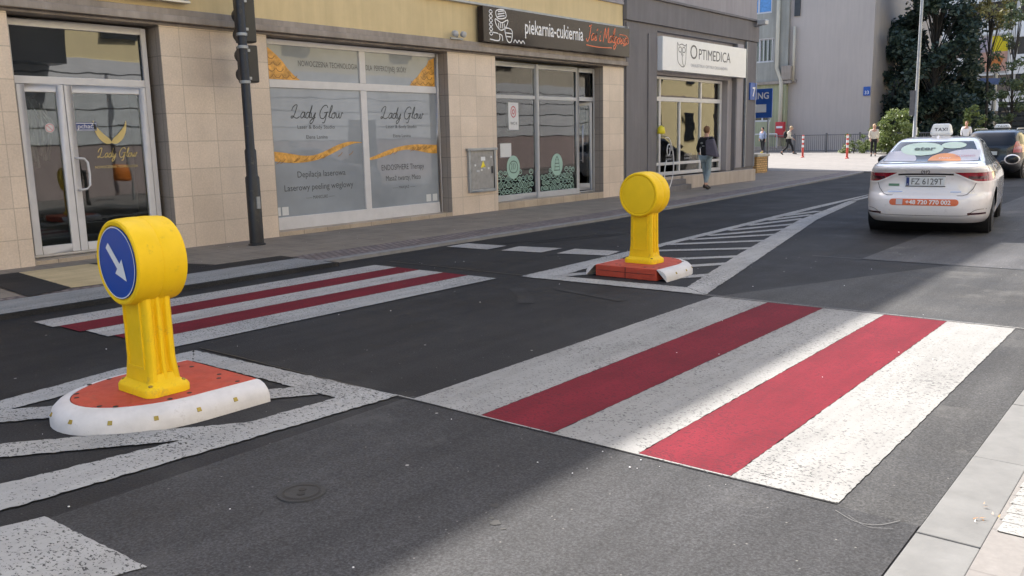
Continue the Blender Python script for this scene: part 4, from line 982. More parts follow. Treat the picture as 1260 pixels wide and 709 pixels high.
class Car:
    def __init__(s, name, label, loc, rz, wk, rk, fk, ztop, wheels, wr, paint, n=5.5):
        s.w, s.r, s.f = lerpk(wk), lerpk(rk), lerpk(fk); s.n = n; s.t = thing(name, label, 'taxi', loc, 'taxis driving away', rz)
        s.zt = ztop; s.wheels = wheels; s.wr = wr
        M, K = 200, 84; ar = wr+.05; cols = []
        for i in range(M):
            a = 2*math.pi*i/M; ca, sa = math.cos(a), math.sin(a)
            u = math.copysign(abs(ca)**(2/n), ca); v = math.copysign(abs(sa)**(2/n), sa)
            z0 = .2; y = (s.f(.4)+s.r(.4))/2+v*(s.f(.4)-s.r(.4))/2
            if abs(u) > .8:
                for yc in wheels:
                    d = ar*ar-(y-yc)**2
                    if d > 0: z0 = max(z0, wr+math.sqrt(d))
            c = []
            for k in range(K+1):
                z = z0+(ztop-z0)*(k/K); c.append((s.w(z)*u, (s.f(z)+s.r(z))/2+v*(s.f(z)-s.r(z))/2, z))
            cols.append(c)
        vs = [p for c in cols for p in c]; Q = K+1
        fs = [(i*Q+k, ((i+1) % M)*Q+k, ((i+1) % M)*Q+k+1, i*Q+k+1) for i in range(M) for k in range(K)]
        fs.append(tuple(i*Q+K for i in range(M)))
        s.body = sub('body', MB().add(vs, fs), paint, s.t, smooth=True, local=True)
        # wheel wells and floor
        mb = MB().box(-s.w(.4)+.12, s.w(.4)-.12, s.r(.3)+.1, s.f(.3)-.1, .21, .45)
        for yc in wheels: mb.box(-s.w(.4)+.05, s.w(.4)-.05, yc-ar, yc+ar, .25, .72)
        mb = MB().box(-s.w(.4)+.22, s.w(.4)-.22, s.r(.3)+.35, s.f(.3)-.3, .19, .5)
        for yc in wheels: mb.lathe([(ar+.01, -s.w(.4)+.05), (ar+.01, s.w(.4)-.05)], (0, yc, wr), (1, 0, 0), 32)
        sub('underbody', mb, 'black_trim', s.t, local=True)
        for yc in wheels:
            for sx in (-1, 1):
                xo = sx*(s.w(.4)-.02); xi = sx*(s.w(.4)-.22)
                m = MB().lathe([(wr*.62, 0), (wr*.95, .005), (wr, .03), (wr, .18), (wr*.95, .205), (wr*.62, .2)], (xo, yc, wr), (-sx, 0, 0), 40)
                wh = sub('wheel', m, 'tyre', s.t, smooth='auto', local=True)
                m = MB()
                for q in range(10):
                    a = q*math.pi/5; c, d = math.cos(a), math.sin(a)
                    m.frame([(-.022, .03), (.022, .03), (.014, wr*.64), (-.014, wr*.64)], (xo+sx*.004, yc, wr), (0, c, d), (0, -d, c), (sx, 0, 0), -.03, .0)
                m.lathe([(.05, -.02), (.05, .008)], (xo, yc, wr), (sx, 0, 0), 16); 
                sub('rim', m, 'rim_metal', wh, local=True)
    def rear(s, x, z, off=.004):
        u = min(.9999, abs(x)/s.w(z)); v = (1-u**s.n)**(1/s.n); return (x, (s.f(z)+s.r(z))/2-v*(s.f(z)-s.r(z))/2-off, z+off*.5)
    def side(s, y, z, sx, off=.004):
        c, h = (s.f(z)+s.r(z))/2, (s.f(z)-s.r(z))/2; u = min(.9999, abs(y-c)/h); return (sx*(s.w(z)*(1-u**s.n)**(1/s.n)+off), y, z)
    def front(s, x, z, off=.006):
        u = min(.9999, abs(x)/s.w(z)); v = (1-u**s.n)**(1/s.n); return (x, (s.f(z)+s.r(z))/2+v*(s.f(z)-s.r(z))/2+off, z)
    def patch(s, name, mat, z0, z1, L, R, fn, nz=14, nx=28, par=None):
        vs = []
        for j in range(nz+1):
            z = z0+(z1-z0)*j/nz; a, b = L(z), R(z)
            for i in range(nx+1): vs.append(fn(a+(b-a)*i/nx, z))
        q = nx+1; fs = [(j*q+i, j*q+i+1, (j+1)*q+i+1, (j+1)*q+i) for j in range(nz) for i in range(nx)]
        return sub(name, MB().add(vs, fs), mat, par or s.t, smooth=True, local=True)
    def oval(s, name, mat, cx, cz, rx, rz, off, zmin, zmax, par, xlim=9):
        def e(z): return rx*math.sqrt(max(0, 1-((z-cz)/rz)**2))
        return s.patch(name, mat, max(zmin, cz-rz+.0005), min(zmax, cz+rz-.0005), lambda z: max(-xlim, cx-e(z)), lambda z: min(xlim, cx+e(z)), lambda x, z: s.rear(x, z, off), 14, 18, par)

WK = [(.17, .80), (.26, .86), (.40, .885), (.60, .89), (.78, .885), (.92, .855), (1.0, .815), (1.05, .78), (1.10, .74), (1.25, .66), (1.36, .595), (1.41, .53), (1.435, .43), (1.445, .28)]
RK = [(.17, .20), (.24, .09), (.30, .03), (.42, 0), (.54, .01), (.60, .05), (.64, .10), (.80, .13), (.93, .10), (.985, .055), (1.015, .06), (1.045, .13), (1.075, .34), (1.10, .50), (1.20, .78), (1.30, 1.05), (1.38, 1.28), (1.42, 1.55), (1.445, 2.0)]
FK = [(.17, 4.45), (.3, 4.58), (.5, 4.63), (.65, 4.57), (.76, 4.35), (.86, 4.0), (.95, 3.5), (1.02, 3.3), (1.10, 3.15), (1.38, 2.6), (1.43, 2.3), (1.445, 2.1)]
w1 = Car('taxi_car', 'white saloon taxi with orange phone banner on the bumper and stickers on the rear window', (-3.31, 13.6, 0), R_(7.5), WK, RK, FK, 1.445, (.98, 3.68), .32, 'car_white')
wz = (1.085, 1.365)
rw = w1.patch('rear_window', 'car_glass', wz[0], wz[1], lambda z: -w1.w(z)+.075, lambda z: w1.w(z)-.075, lambda x, z: w1.rear(x, z, .006), 16, 40)
for sx in (-1, 1):
    w1.patch('side_window', 'car_glass', 1.03, 1.37, lambda z: w1.r(z)+.32+(z-1.03)*.3, lambda z: w1.f(z)-.22-(z-1.03)*.35, lambda y, z: w1.side(y, z, sx, .006), 10, 60)
    m = MB()
    for y in (1.62, 2.62): m.add([w1.side(y+dy, z, sx, .009) for z in (1.0, 1.12, 1.24, 1.38) for dy in (-.035, .035)], [(0, 1, 3, 2), (2, 3, 5, 4), (4, 5, 7, 6)])
    sub('window_pillar', m, 'black_trim', w1.t, local=True)
    # tail lamps: wrap round the corner, tapering towards the plate
    def lampL(z): return .48+.33*max(0, (.90-z)/.13)
    Lz = (.795, .925)
    f_in = lambda z: .40+.30*((z-.895)/(.775-.895))**1.3 if z < .895 else .40
    if sx == 1: lp_ = w1.patch('tail_lamp', 'lamp_red', Lz[0], Lz[1], lambda z: .38+.28*(max(0, .925-z)/.13)**1.2, lambda z: w1.w(z)*.992, lambda x, z: w1.rear(x, z, .012), 8, 26)
    else: lp_ = w1.patch('tail_lamp', 'lamp_red', Lz[0], Lz[1], lambda z: -w1.w(z)*.992, lambda z: -.38-.28*(max(0, .925-z)/.13)**1.2, lambda x, z: w1.rear(x, z, .012), 8, 26)
    a, b = (.56, .80) if sx == 1 else (-.80, -.56)
    w1.patch('lamp_insert', 'lamp_dark', .825, .87, lambda z: a, lambda z: b, lambda x, z: w1.rear(x, z, .016), 3, 12, lp_)
    m = MB(); pts = [(sx*.37, .915), (sx*.48, .862), (sx*.58, .815), (sx*.68, .783), (sx*.82, .780)]
    pp = smooth_pts(pts, 5); m.add([w1.rear(x, z+dz, .02) for x, z in pp for dz in (-.012, .012)], [(2*i, 2*i+1, 2*i+3, 2*i+2) for i in range(len(pp)-1)]); sub('lamp_trim', m, 'car_white', lp_, local=True)
    w1.patch('bumper_reflector', 'lamp_dark', .325, .352, (lambda z: .58) if sx == 1 else (lambda z: -.80), (lambda z: .80) if sx == 1 else (lambda z: -.58), lambda x, z: w1.rear(x, z, .008), 2, 10)
    # door mirror
    m = MB().ell((sx*1.0, 3.02, 1.03), (.12, .07, .085), 18, 10); mi = sub('mirror', m, 'car_white' if sx == 1 else 'black_trim', w1.t, smooth=True, local=True)
    sub('mirror_glass', MB().ell((sx*1.0, 2.975, 1.03), (.10, .035, .068), 18, 10), 'car_glass', mi, smooth=True, local=True); sub('mirror_arm', MB().tube([(sx*.84, 3.08, .98), (sx*.95, 3.03, 1.0)], .025, 8), 'black_trim', mi, local=True)
# trunk lid seam, bumper seam, lower dark diffuser, dark strip painted as shade under the lip
def line(car, pts, w, mat, name, par=None, off=.006, k=5):
    pp = smooth_pts(pts, k) if k > 1 else pts; m = MB(); L = []
    for i, p in enumerate(pp):
        a, b = pp[max(0, i-1)], pp[min(len(pp)-1, i+1)]; dx, dz = b[0]-a[0], b[1]-a[1]; l = math.hypot(dx, dz) or 1; nx, nz = -dz/l*w/2, dx/l*w/2
        L += [car.rear(p[0]+nx, p[1]+nz, off), car.rear(p[0]-nx, p[1]-nz, off)]
    m.add(L, [(2*i, 2*i+1, 2*i+3, 2*i+2) for i in range(len(pp)-1)]); return sub(name, m, mat, par or car.t, local=True)
line(w1, [(-.66, .78), (-.63, .70), (-.56, .62), (-.50, .60), (.50, .60), (.56, .62), (.63, .70), (.66, .78)], .007, 'black_trim', 'boot_seam', k=1)
line(w1, [(-.37, .900), (-.2, .905), (.2, .905), (.37, .900)], .024, 'black_trim', 'plate_recess_shade')  # dark strip standing in for the shade at the top of the plate recess
line(w1, [(-.66, 1.055), (0, 1.068), (.66, 1.055)], .006, 'black_trim', 'boot_top_seam')
line(w1, [(-.86, .40), (-.70, .40), (-.60, .345), (-.5, .31), (.5, .31), (.60, .345), (.70, .40), (.86, .40)], .006, 'black_trim', 'bumper_crease', off=.005)
# number plate
py = w1.rear(0, .79)[1]-.02
pl_ = sub('number_plate', bx(-.26, .26, py, py+.02, .738, .868), 'plate', w1.t, bevel=.004, local=True)
sub('plate_frame', MB().box(-.268, .268, py+.006, py+.03, .728, .737).box(-.268, .268, py+.006, py+.03, .869, .878), 'black_trim', pl_, local=True)
sub('plate_band', bx(-.256, -.215, py-.002, py, .743, .863), 'blue_label', pl_, local=True)
sub('plate_lettering', text_mb('FZ 6129T', .125, (.022, py-.001, .760), RU, RV, RW, depth=.002, fit=.42, bold=.001), 'letter_grey', pl_, local=True)
sub('band_lettering', text_mb('PL', .03, (-.236, py-.002, .75), RU, RV, RW, depth=.002), 'white_letter', pl_, local=True)
# maker's oval emblem
m = MB(); ey = w1.rear(0, .945)[1]-.012
for rx, rz, cz in ((.055, .034, 0), (.036, .014, .014), (.016, .030, .002)): stroke(m, [(rx*math.cos(k*.5236), .945+cz+rz*math.sin(k*.5236)) for k in range(12)], .009, lambda a, b: (a, ey-.004, b), True, 3)
sub('emblem', m, 'letter_grey', w1.t, local=True)
# banner on the bumper
def banL(z): return -.415-math.sqrt(max(0, .048**2-(z-.502)**2))
bn = w1.patch('phone_banner', 'phone_orange', .4541, .5499, banL, lambda z: -banL(z), lambda x, z: w1.rear(x, z, .006), 12, 30)
sub('banner_lettering', text_mb('+48 720 770 002', .085, None, RU, RV, RW, fit=.60, bold=.002, mapf=lambda a, b: w1.rear(a+.06, .472+b, .010)), 'white_letter', bn, local=True)
w1.patch('banner_label', 'sticker_lilac', .462, .542, lambda z: -.37, lambda z: -.28, lambda x, z: w1.rear(x, z, .010), 2, 3, bn)
w1.patch('eco_label', 'eco_green', .73, .765, lambda z: -.50, lambda z: -.35, lambda x, z: w1.rear(x, z, .008), 2, 4)
w1.patch('model_badge', 'chrome', .645, .655, lambda z: -.50, lambda z: -.30, lambda x, z: w1.rear(x, z, .008), 1, 4); w1.patch('model_badge', 'chrome', .645, .655, lambda z: .34, lambda z: .48, lambda x, z: w1.rear(x, z, .008), 1, 4)
# window stickers
lim = lambda z: w1.w(z)-.075
w1.oval('window_sticker', 'sticker_lilac', -.46, 1.10, .27, .13, .010, wz[0]+.002, wz[1], rw, .64)
w1.oval('window_sticker', 'sticker_mint', -.16, 1.255, .30, .095, .012, wz[0], wz[1]-.01, rw, .6)
w1.oval('window_sticker', 'sticker_mint', .27, 1.305, .17, .048, .012, wz[0], wz[1]-.002, rw, .56)
w1.oval('window_sticker', 'sticker_lilac', .50, 1.13, .34, .115, .012, wz[0]+.002, wz[1], rw, .64)
w1.oval('window_sticker', 'sticker_orange', .20, 1.09, .22, .10, .015, wz[0]+.002, wz[1], rw, .6)
sub('sticker_lettering', text_mb('eter', .09, None, RU, RV, RW, fit=.30, bold=.003, mapf=lambda a, b: w1.rear(a-.12, 1.235+b*.8, .020)), 'text_green', rw, local=True)
sub('sticker_lettering', text_mb('GLOSNO', .045, None, RU, RV, RW, fit=.26, mapf=lambda a, b: w1.rear(a+.46, 1.14+b*.7, .020)), 'text_pink', rw, local=True)
sub('sticker_lettering', text_mb('clear', .04, None, RU, RV, RW, fit=.17, mapf=lambda a, b: w1.rear(a+.20, 1.115+b*.7, .020)), 'white_letter', rw, local=True)
sub('sticker_lettering', text_mb('taxi 24h', .04, None, RU, RV, RW, fit=.18, mapf=lambda a, b: w1.rear(a+.27, 1.295+b*.6, .020)), 'sign_light', rw, local=True)
def roofsign(car, x, y, z, w, d, h, mat, dark=False):
    m = MB(); b = [(-w/2, -d/2), (w/2, -d/2), (w/2, d/2), (-w/2, d/2)]; q = .68
    m.add([(x+a, y+c, z) for a, c in b]+[(x+a, y+c, z+h*.25) for a, c in b]+[(x+a*(q+.12), y+c*q+.01, z+h) for a, c in b], [(3,2,1,0), (0,1,5,4), (1,2,6,5), (2,3,7,6), (3,0,4,7), (4,5,9,8), (5,6,10,9), (6,7,11,10), (7,4,8,11), (8,9,10,11)])
    s = sub('taxi_sign', m, mat, car.t, bevel=.035, local=True)
    slope = Vector((0, d/2*(1-q), h*.75)).normalized()
    sub('taxi_lettering', text_mb('TAXI', h*.42, (x, y-d/2-.002+.02, z+h*.36), RU, slope, (0, -1, 0), fit=w*.58, bold=.002, depth=.012), 'letter_grey', s, local=True)
    sub('sign_foot', MB().box(x-w*.4, x+w*.4, y-d*.4, y+d*.4, z-.06, z), 'black_trim' if dark else 'car_white', s, local=True)
roofsign(w1, .0, 1.95, 1.455, .33, .18, .19, 'taxi_lamp')
sub('antenna', MB().frame([(0, 0), (.12, 0), (.10, .055), (.085, .055)], (-.0, 1.42, 1.405), (0, 1, 0), (0, 0, 1), (1, 0, 0), -.018, .018), 'car_white', w1.t, bevel=.01, local=True)
# dark estate taxi
WK2 = [(.17, .80), (.3, .87), (.6, .90), (.8, .895), (.95, .87), (1.05, .83), (1.2, .77), (1.38, .70), (1.47, .62), (1.50, .5), (1.515, .3)]
RK2 = [(.17, .18), (.3, .03), (.5, 0), (.62, .04), (.7, .08), (.95, .10), (1.05, .14), (1.2, .26), (1.38, .46), (1.45, .62), (1.50, 1.0), (1.515, 1.6)]
FK2 = [(.17, 4.5), (.3, 4.6), (.5, 4.62), (.7, 4.5), (.85, 4.1), (1.0, 3.5), (1.08, 3.3), (1.4, 2.7), (1.47, 2.45), (1.515, 2.1)]
w2 = Car('taxi_car', 'black estate taxi with silver roof rails, ahead of the white taxi', (-5.6, 30.3, .0), R_(-1), WK2, RK2, FK2, 1.515, (.98, 3.66), .33, 'car_black')
w2.patch('rear_window', 'car_glass', 1.03, 1.40, lambda z: -w2.w(z)+.10, lambda z: w2.w(z)-.10, lambda x, z: w2.rear(x, z, .006), 10, 24)
for sx in (-1, 1):
    w2.patch('side_window', 'car_glass', 1.06, 1.40, lambda z: w2.r(z)+.30, lambda z: w2.f(z)-.25, lambda y, z: w2.side(y, z, sx, .006), 8, 40)
    a, b = (.60, .86) if sx > 0 else (-.86, -.60)
    w2.patch('tail_lamp', 'lamp_red', .80, 1.14, (lambda z: .66+.1*(z-.8)) if sx > 0 else (lambda z: -w2.w(z)*.99), (lambda z: w2.w(z)*.99) if sx > 0 else (lambda z: -.66-.1*(z-.8)), lambda x, z: w2.rear(x, z, .012), 10, 14)
    sub('roof_rail', MB().tube([(sx*.60, .9, 1.50), (sx*.60, 1.0, 1.54), (sx*.60, 2.6, 1.54), (sx*.60, 2.75, 1.49)], .015, 8), 'alu', w2.t, local=True)
    m = MB().ell((sx*1.0, 3.05, 1.08), (.12, .07, .085), 14, 8); sub('mirror', m, 'car_black', w2.t, smooth=True, local=True)
roofsign(w2, 0, 1.9, 1.545, .48, .16, .14, 'taxi_lamp', True)
m = MB(); sub('number_plate', bx(-.26, .26, .0, .03, .74, .85), 'plate', w2.t, local=True)

# ------------------------------------------------------------------ far street end
tw = thing('corner_building', 'old green and grey corner building with barred window and tall blank wall', 'building', (-24, 62, .2))
mb = MB().box(-24.6, -18.8, 62, 80, 0, 15.5); sub('blank_wall', mb, 'tower_wall', tw)
mb = MB(); walls([], 0, 0, 0, 0, 0, 0, MB())
def ywall(ops, x0, x1, z0, z1, yf, yb, mb):
    xs = x0
    for a, b, za, zb in ops:
        if a > xs: mb.box(xs, a, yf, yb, z0, z1)
        if za > z0: mb.box(a, b, yf, yb, z0, za)
        if zb < z1: mb.box(a, b, yf, yb, zb, z1)
        xs = b
    if x1 > xs: mb.box(xs, x1, yf, yb, z0, z1)
mb = MB(); ywall([(-27.2, -25.75, 2.4, 4.6)], -40, -25.2, 0, 5.05, 61.7, 62.6, mb); sub('green_wall', mb, 'green_wall', tw)
mb = MB(); ywall([(-27.9, -25.65, 6.65, 8.35)], -40, -24.61, 5.05, 9.6, 61.75, 62.6, mb); ywall([(-28.0, -25.9, 10.1, 12)], -40, -24.61, 9.6, 15.5, 61.76, 62.6, mb); sub('grey_wall', mb, 'grey_wall_far', tw)
sub('rear_block', bx(-40, -24.61, 62.61, 80, 0, 15.5), 'grey_wall_far', tw)
sub('roof', bx(-40.3, -18.5, 61.5, 80.3, 15.502, 15.8), 'roof_dark', tw)
mb = MB().box(-25.19, -24.61, 61.5, 62.6, 0, 5.0); sub('pilaster', mb, 'green_wall', tw)
mb = MB().box(-30, -24.2, 61.45, 61.69, 5.055, 5.25).box(-24.2, -24.0, 61.8, 61.99, 5.1, 5.3); sub('ledge', mb, 'concrete', tw)
mb = MB().tube([(-25.35, 61.6, 15), (-25.35, 61.6, 6.2), (-25.0, 61.55, 5.4), (-24.9, 61.4, 5.0), (-24.9, 61.4, .2)], .14, 8); mb.tube([(-24.2, 61.8, 9.0), (-24.2, 61.8, 5.2)], .10, 8); sub('drain_pipe', mb, 'wood_cream', tw, smooth=True)
sub('vent_box', bx(-24.95, -24.25, 61.45, 61.75, 5.3, 6.3), 'concrete', tw, bevel=.03)
def ywin(par, x0, x1, z0, z1, y, gl='glass_dark', bars=0):
    f = MB(); w = .12; f.box(x0, x0+w, y, y+.1, z0, z1); f.box(x1-w, x1, y, y+.1, z0, z1); f.box(x0+w, x1-w, y, y+.1, z0, z0+w); f.box(x0+w, x1-w, y, y+.1, z1-w, z1); f.box((x0+x1)/2-.05, (x0+x1)/2+.05, y+.005, y+.1, z0+w, z1-w)
    o = sub('window', f, 'white_frame', par); sub('pane', bx(x0+w, x1-w, y+.05, y+.06, z0+w, z1-w), gl, o)
    if bars:
        m = MB()
        for k in range(bars): x = x0+(x1-x0)*(k+.5)/bars; m.box(x-.025, x+.025, y-.12, y-.08, z0-.02, z1+.02)
        m.box(x0, x1, y-.13, y-.07, z0, z0+.05); m.box(x0, x1, y-.13, y-.07, z1-.05, z1); sub('window_bars', m, 'white_frame', o)
ywin(tw, -27.9, -25.65, 6.65, 8.35, 61.9, bars=7); ywin(tw, -28.0, -25.9, 10.1, 12, 61.9, 'blue_pane'); ywin(tw, -27.2, -25.75, 2.4, 4.6, 61.9)
mb = MB().box(-22.2, -21.4, 61.88, 61.999, 10.3, 11.2); 
sub('small_window', bx(-24.3, -23.9, 61.9, 61.999, 9.7, 10.9), 'far_dark', tw)
np_ = thing('house_number', 'blue house number plate on the right edge of the blank wall', 'number plate', (-19.2, 62, 4.2))
sub('plate', bx(-19.3, -18.85, 61.93, 61.995, 3.95, 4.55), 'blue_sign_far', np_); sub('number', text_mb('33', .32, (-19.07, 61.93, 4.05), RU, RV, RW, depth=.006), 'white_letter', np_)
mx = thing('mailbox', 'red post box beside the green corner pilaster', 'mailbox', (-24.75, 61, 1.2))
sub('box', bx(-25.1, -24.45, 61.0, 61.38, 1.25, 2.35), 'mailbox_red', mx, bevel=.05); sub('slot_panel', bx(-25.0, -24.55, 60.985, 60.999, 1.9, 2.05), 'white_sign', mx)
# white railing/steps in front of the green wall
st_ = thing('entrance_steps', 'low grey entrance steps at the foot of the green corner wall', 'steps', (-26, 60.8, .2))
sub('tread', MB().box(-29, -23.9, 60.4, 61.6, .2, .42).box(-29, -24.5, 60.9, 61.6, .42, .6), 'concrete', st_, bevel=.02)
sub('handrail', MB().tube([(-29, 60.9, 1.5), (-24.9, 60.9, 1.5)], .05, 6).tube([(-24.9, 60.9, .5), (-24.9, 60.9, 1.5)], .05, 6).tube([(-27, 60.9, .5), (-27, 60.9, 1.5)], .05, 6), 'white_frame', st_)
# fence
fe = thing('metal_railing', 'grey metal bar railing in front of the blank wall', 'railing', (-20, 57, .25))
m = MB(); FX = [(-24.2, 57.0), (-14.6, 57.0)]; n = 64
for z in (.36, 1.38): m.tube([(-24.2, 57, z), (-13.6, 57, z)], .03, 6)
sub('rails', m, 'fence_grey', fe)
m = MB()
for k in range(82): x = -24.1+k*.13; m.box(x-.012, x+.012, 56.99, 57.01, .36, 1.38)
sub('bars', m, 'fence_grey', fe)
for k in range(6): x = -24.2+k*2.12; sub('fence_post', bx(x-.05, x+.05, 56.95, 57.05, .2, 1.5), 'fence_grey', fe)
# red and white posts
pt = thing('marker_post', 'red and white marker post beside the walking pedestrian with the dark bag', 'post', (-17.70, 46.94, .21), 'red and white marker posts')
prof = [(.10, 0), (.10, .04), (.055, .07), (.055, 1.18), (.04, 1.22)]
sub('tube', MB().lathe(prof, (0, 0, 0), n=16), 'post_red', pt, smooth='auto', local=True)
m = MB(); [m.lathe([(.0575, z), (.0575, z+.13)], (0, 0, 0), n=16) for z in (.55, .80, 1.03)]; sub('white_band', m, 'white_letter', pt, local=True)
p2 = copy_tree(pt); p2.location = (-14.72, 45.12, .2); p2['label'] = 'red and white marker post standing alone in front of the railing, nearer the bush'
# blue parking sign
ps = thing('parking_sign', 'blue parking sign on a post behind the yellow brick pier', 'sign', (-14.2, 34.2, .05))
sub('post', MB().tube([(-14.38, 34.25, .04), (-14.38, 34.25, 3.2)], .04, 10), 'galv', ps, smooth=True)
pb = sub('board', bx(-15.85, -14.2, 34.14, 34.19, 2.18, 3.34), 'blue_sign_far', ps, bevel=.01)
sub('lettering', text_mb('PARKING', .36, (-15.02, 34.135, 2.94), RU, RV, RW, depth=.004, fit=1.36, bold=.008), 'sign_light', pb)
sub('white_field', bx(-15.6, -14.44, 34.125, 34.139, 2.40, 2.72), 'white_sign', pb)
# brick pier
bp = thing('brick_pier', 'low yellow brick pier with pale cap beside the clinic corner', 'pier', (-13.9, 32, .04))
sub('brickwork', MB().box(-15.2, -13.83, 31.9, 32.9, .04, .66), 'yellow_brick', bp); sub('side_brickwork', bx(-13.828, -13.81, 31.905, 32.9, .04, .66), 'yellow_brick_side', bp)
sub('cap', bx(-15.25, -13.74, 31.82, 32.98, .662, .77), 'wood_cream', bp, bevel=.02)
# street lamp in front of the trees
sl = thing('street_lamp', 'tall thin grey lamp post standing before the dark trees', 'street lamp', (-12.55, 49.0, .24))
sub('pole', MB().lathe([(.14, 0), (.14, .5), (.10, .55), (.085, 4), (.06, 12)], (-12.55, 49, .24), n=16), 'galv', sl, smooth='auto')
sub('signal_box', MB().box(-12.85, -12.62, 48.9, 49.1, 2.3, 3.6).tube([(-12.6, 49, 2.5), (-12.75, 49, 2.5)], .03, 6).tube([(-12.6, 49, 3.4), (-12.75, 49, 3.4)], .03, 6), 'fence_grey', sl)
sub('arm', MB().tube([(-12.55, 49, 12.2), (-12.55, 48.6, 12.7), (-12.55, 47.2, 12.9)], .05, 8), 'galv', sl); sub('lamp_head', bx(-12.7, -12.4, 46.4, 47.3, 12.82, 12.96), 'galv', sl, bevel=.03)
sub('notice', bx(-12.46, -12.44, 48.85, 49.1, 1.3, 1.7), 'white_sign', sl)

# ------------------------------------------------------------------ vegetation
def leaves(mb, centre, rad, n, size, rnd, flat=.8):
    for _ in range(n):
        v = Vector((rnd.gauss(0, 1), rnd.gauss(0, 1), rnd.gauss(0, 1))).normalized()*rnd.random()**.45
        p = Vector(centre)+Vector((v.x*rad, v.y*rad, v.z*rad*flat))
        a = Vector((rnd.gauss(0, 1), rnd.gauss(0, 1), rnd.gauss(0, .7))).normalized(); b = a.cross(Vector((rnd.gauss(0, 1), rnd.gauss(0, 1), rnd.gauss(0, 1)))).normalized()
        s = size*rnd.uniform(.6, 1.4); mb.add([p-a*s, p-b*s*.5, p+a*s, p+b*s*.5], [(0, 1, 2, 3)])
def tree(x, y, z, h, r, label, cat, seed, leaf='leaf_dark', n=9000, size=.16, trunk=.22, low=.2, clumps=46, name='tree', group=None):
    rnd = random.Random(seed); t = thing(name, label, cat, (x, y, z), group)
    tk = MB(); top = Vector((x+rnd.uniform(-.4, .4), y, z+h*.8)); ends = []
    tk.tube([(x, y, z), (x+.05, y, z+h*.25), (x-.1, y+.1, z+h*.5), top], [trunk, trunk*.8, trunk*.55, trunk*.15], 9)
    for i in range(clumps):
        f = rnd.uniform(low, 1); a = rnd.uniform(0, 6.283); rr = r*math.sin(min(1, (1.08-f)*1.6+.15)*1.5708)*rnd.uniform(.35, 1.0)
        e = Vector((x+rr*math.cos(a), y+rr*math.sin(a), z+h*f)); s = Vector((x, y, z+h*max(.12, f*.7-.05)))
        tk.tube([s, s.lerp(e, .5)+Vector((0, 0, .2)), e], [trunk*.28, trunk*.15, .02], 5, False); ends.append(e)
    sub('trunk', tk, 'bark', t, smooth=True)
    cr = MB()
    for e in ends: leaves(cr, e, r*rnd.uniform(.20, .36), n//clumps, size, rnd)
    sub('crown', cr, leaf, t); return t
G3 = 'dark trees at the end of the street'
tree(-18.2, 67, .2, 8.8, 2.7, 'dense dark tree right beside the edge of the blank wall', 'tree', 1, n=15000, size=.16, low=.05, clumps=80, trunk=.18, group=G3)
tree(-15.6, 65, .2, 12.2, 2.9, 'tallest dark tree, directly behind the thin lamp post', 'tree', 2, n=18000, size=.16, low=.05, clumps=100, trunk=.2, group=G3)
tree(-15.6, 72, .2, 6.6, 2.3, 'lower dark tree right of the lamp post, reaching up to the billboard', 'tree', 3, n=9000, size=.16, low=.05, clumps=52, trunk=.16, group=G3)
tree(-20.6, 76, .2, 8.8, 2.4, 'dark tree half hidden behind the others before the cream building', 'tree', 4, n=6000, size=.2, low=.05, clumps=40, trunk=.16, group=G3)
tree(-12.5, 66, .2, 11.6, 1.9, 'loose yellowish green tree hanging over the billboard', 'tree', 5, 'leaf_yellow', n=2600, size=.12, low=.70, clumps=30, trunk=.11)
tree(-10.5, 63, .2, 9.6, 1.3, 'sparse dark tree at the right edge of the photo, right of the billboard', 'tree', 6, 'leaf_green_dark', n=2600, size=.11, low=.2, clumps=30, trunk=.10)
tree(-14.6, 52.8, .2, 2.35, 1.25, 'round sunlit green bush beside the woman in cream', 'bush', 8, 'leaf_green', n=5200, size=.085, low=.1, clumps=46, trunk=.05, name='bush')
tree(-17.4, 54.5, .2, 1.2, .8, 'low straggly shrub in front of the railing', 'shrub', 9, 'leaf_green', n=900, size=.06, low=.1, clumps=18, trunk=.03, name='shrub')
tree(-16.1, 54.0, .2, 1.5, .7, 'thin leafy shrub between the railing and the bush', 'shrub', 10, 'leaf_green', n=900, size=.06, low=.1, clumps=18, trunk=.03, name='shrub')
tree(-11.6, 57.5, .2, 2.6, .8, 'small green ivy-like shrub beneath the dark trees beside the estate taxi sign', 'shrub', 12, 'leaf_green', n=1200, size=.09, low=.1, clumps=20, trunk=.04, name='shrub')
# far buildings
wb = thing('office_building', 'white office building with long window bands behind the trees', 'building', (-12, 95, 0))
m = MB()
for k in range(6): m.box(-22.5, 12, 95, 115, 3.2+k*3.4, 5.0+k*3.4)
m.box(-18.6, 12, 95.4, 115, 0, .6); sub('wall_band', m, 'panel_white', wb)
m = MB()
for k in range(6): m.box(-22.3, 11.8, 95.3, 114.8, (.6 if k == 0 else 1.6+k*3.4), 3.19+k*3.4)
sub('window_band', m, 'glass_dark', wb)
m = MB()
for k in range(11): m.box(-22+k*3, -21.7+k*3, 95.1, 95.29, .6, 24)
sub('mullion', m, 'grey_frame', wb)
cbd = thing('apartment_building', 'cream apartment building rising behind the dark trees', 'building', (-25, 100, 0))
m = MB(); m.box(-40, -25.2, 96, 112, 0, 24); sub('wall', m, 'wood_cream', cbd)
for xx in (-38, -34, -31):
    for zz in (8, 11.5, 15, 18.5): sub('window', bx(xx, xx+1.3, 95.93, 95.99, zz, zz+1.7), 'glass_dark', cbd)
gd = thing('dark_fence', 'dark slatted fence behind the black estate taxi', 'fence', (-8, 73, 0))
m = MB()
for k in range(9): m.box(-13, 2, 73, 73.1, .3+.36*k, .56+.36*k)
sub('slats', m, 'far_dark', gd)
for k in range(7): sub('fence_post', bx(-13+k*2.4, -12.8+k*2.4, 73.1, 73.3, .2, 3.7), 'far_dark', gd)
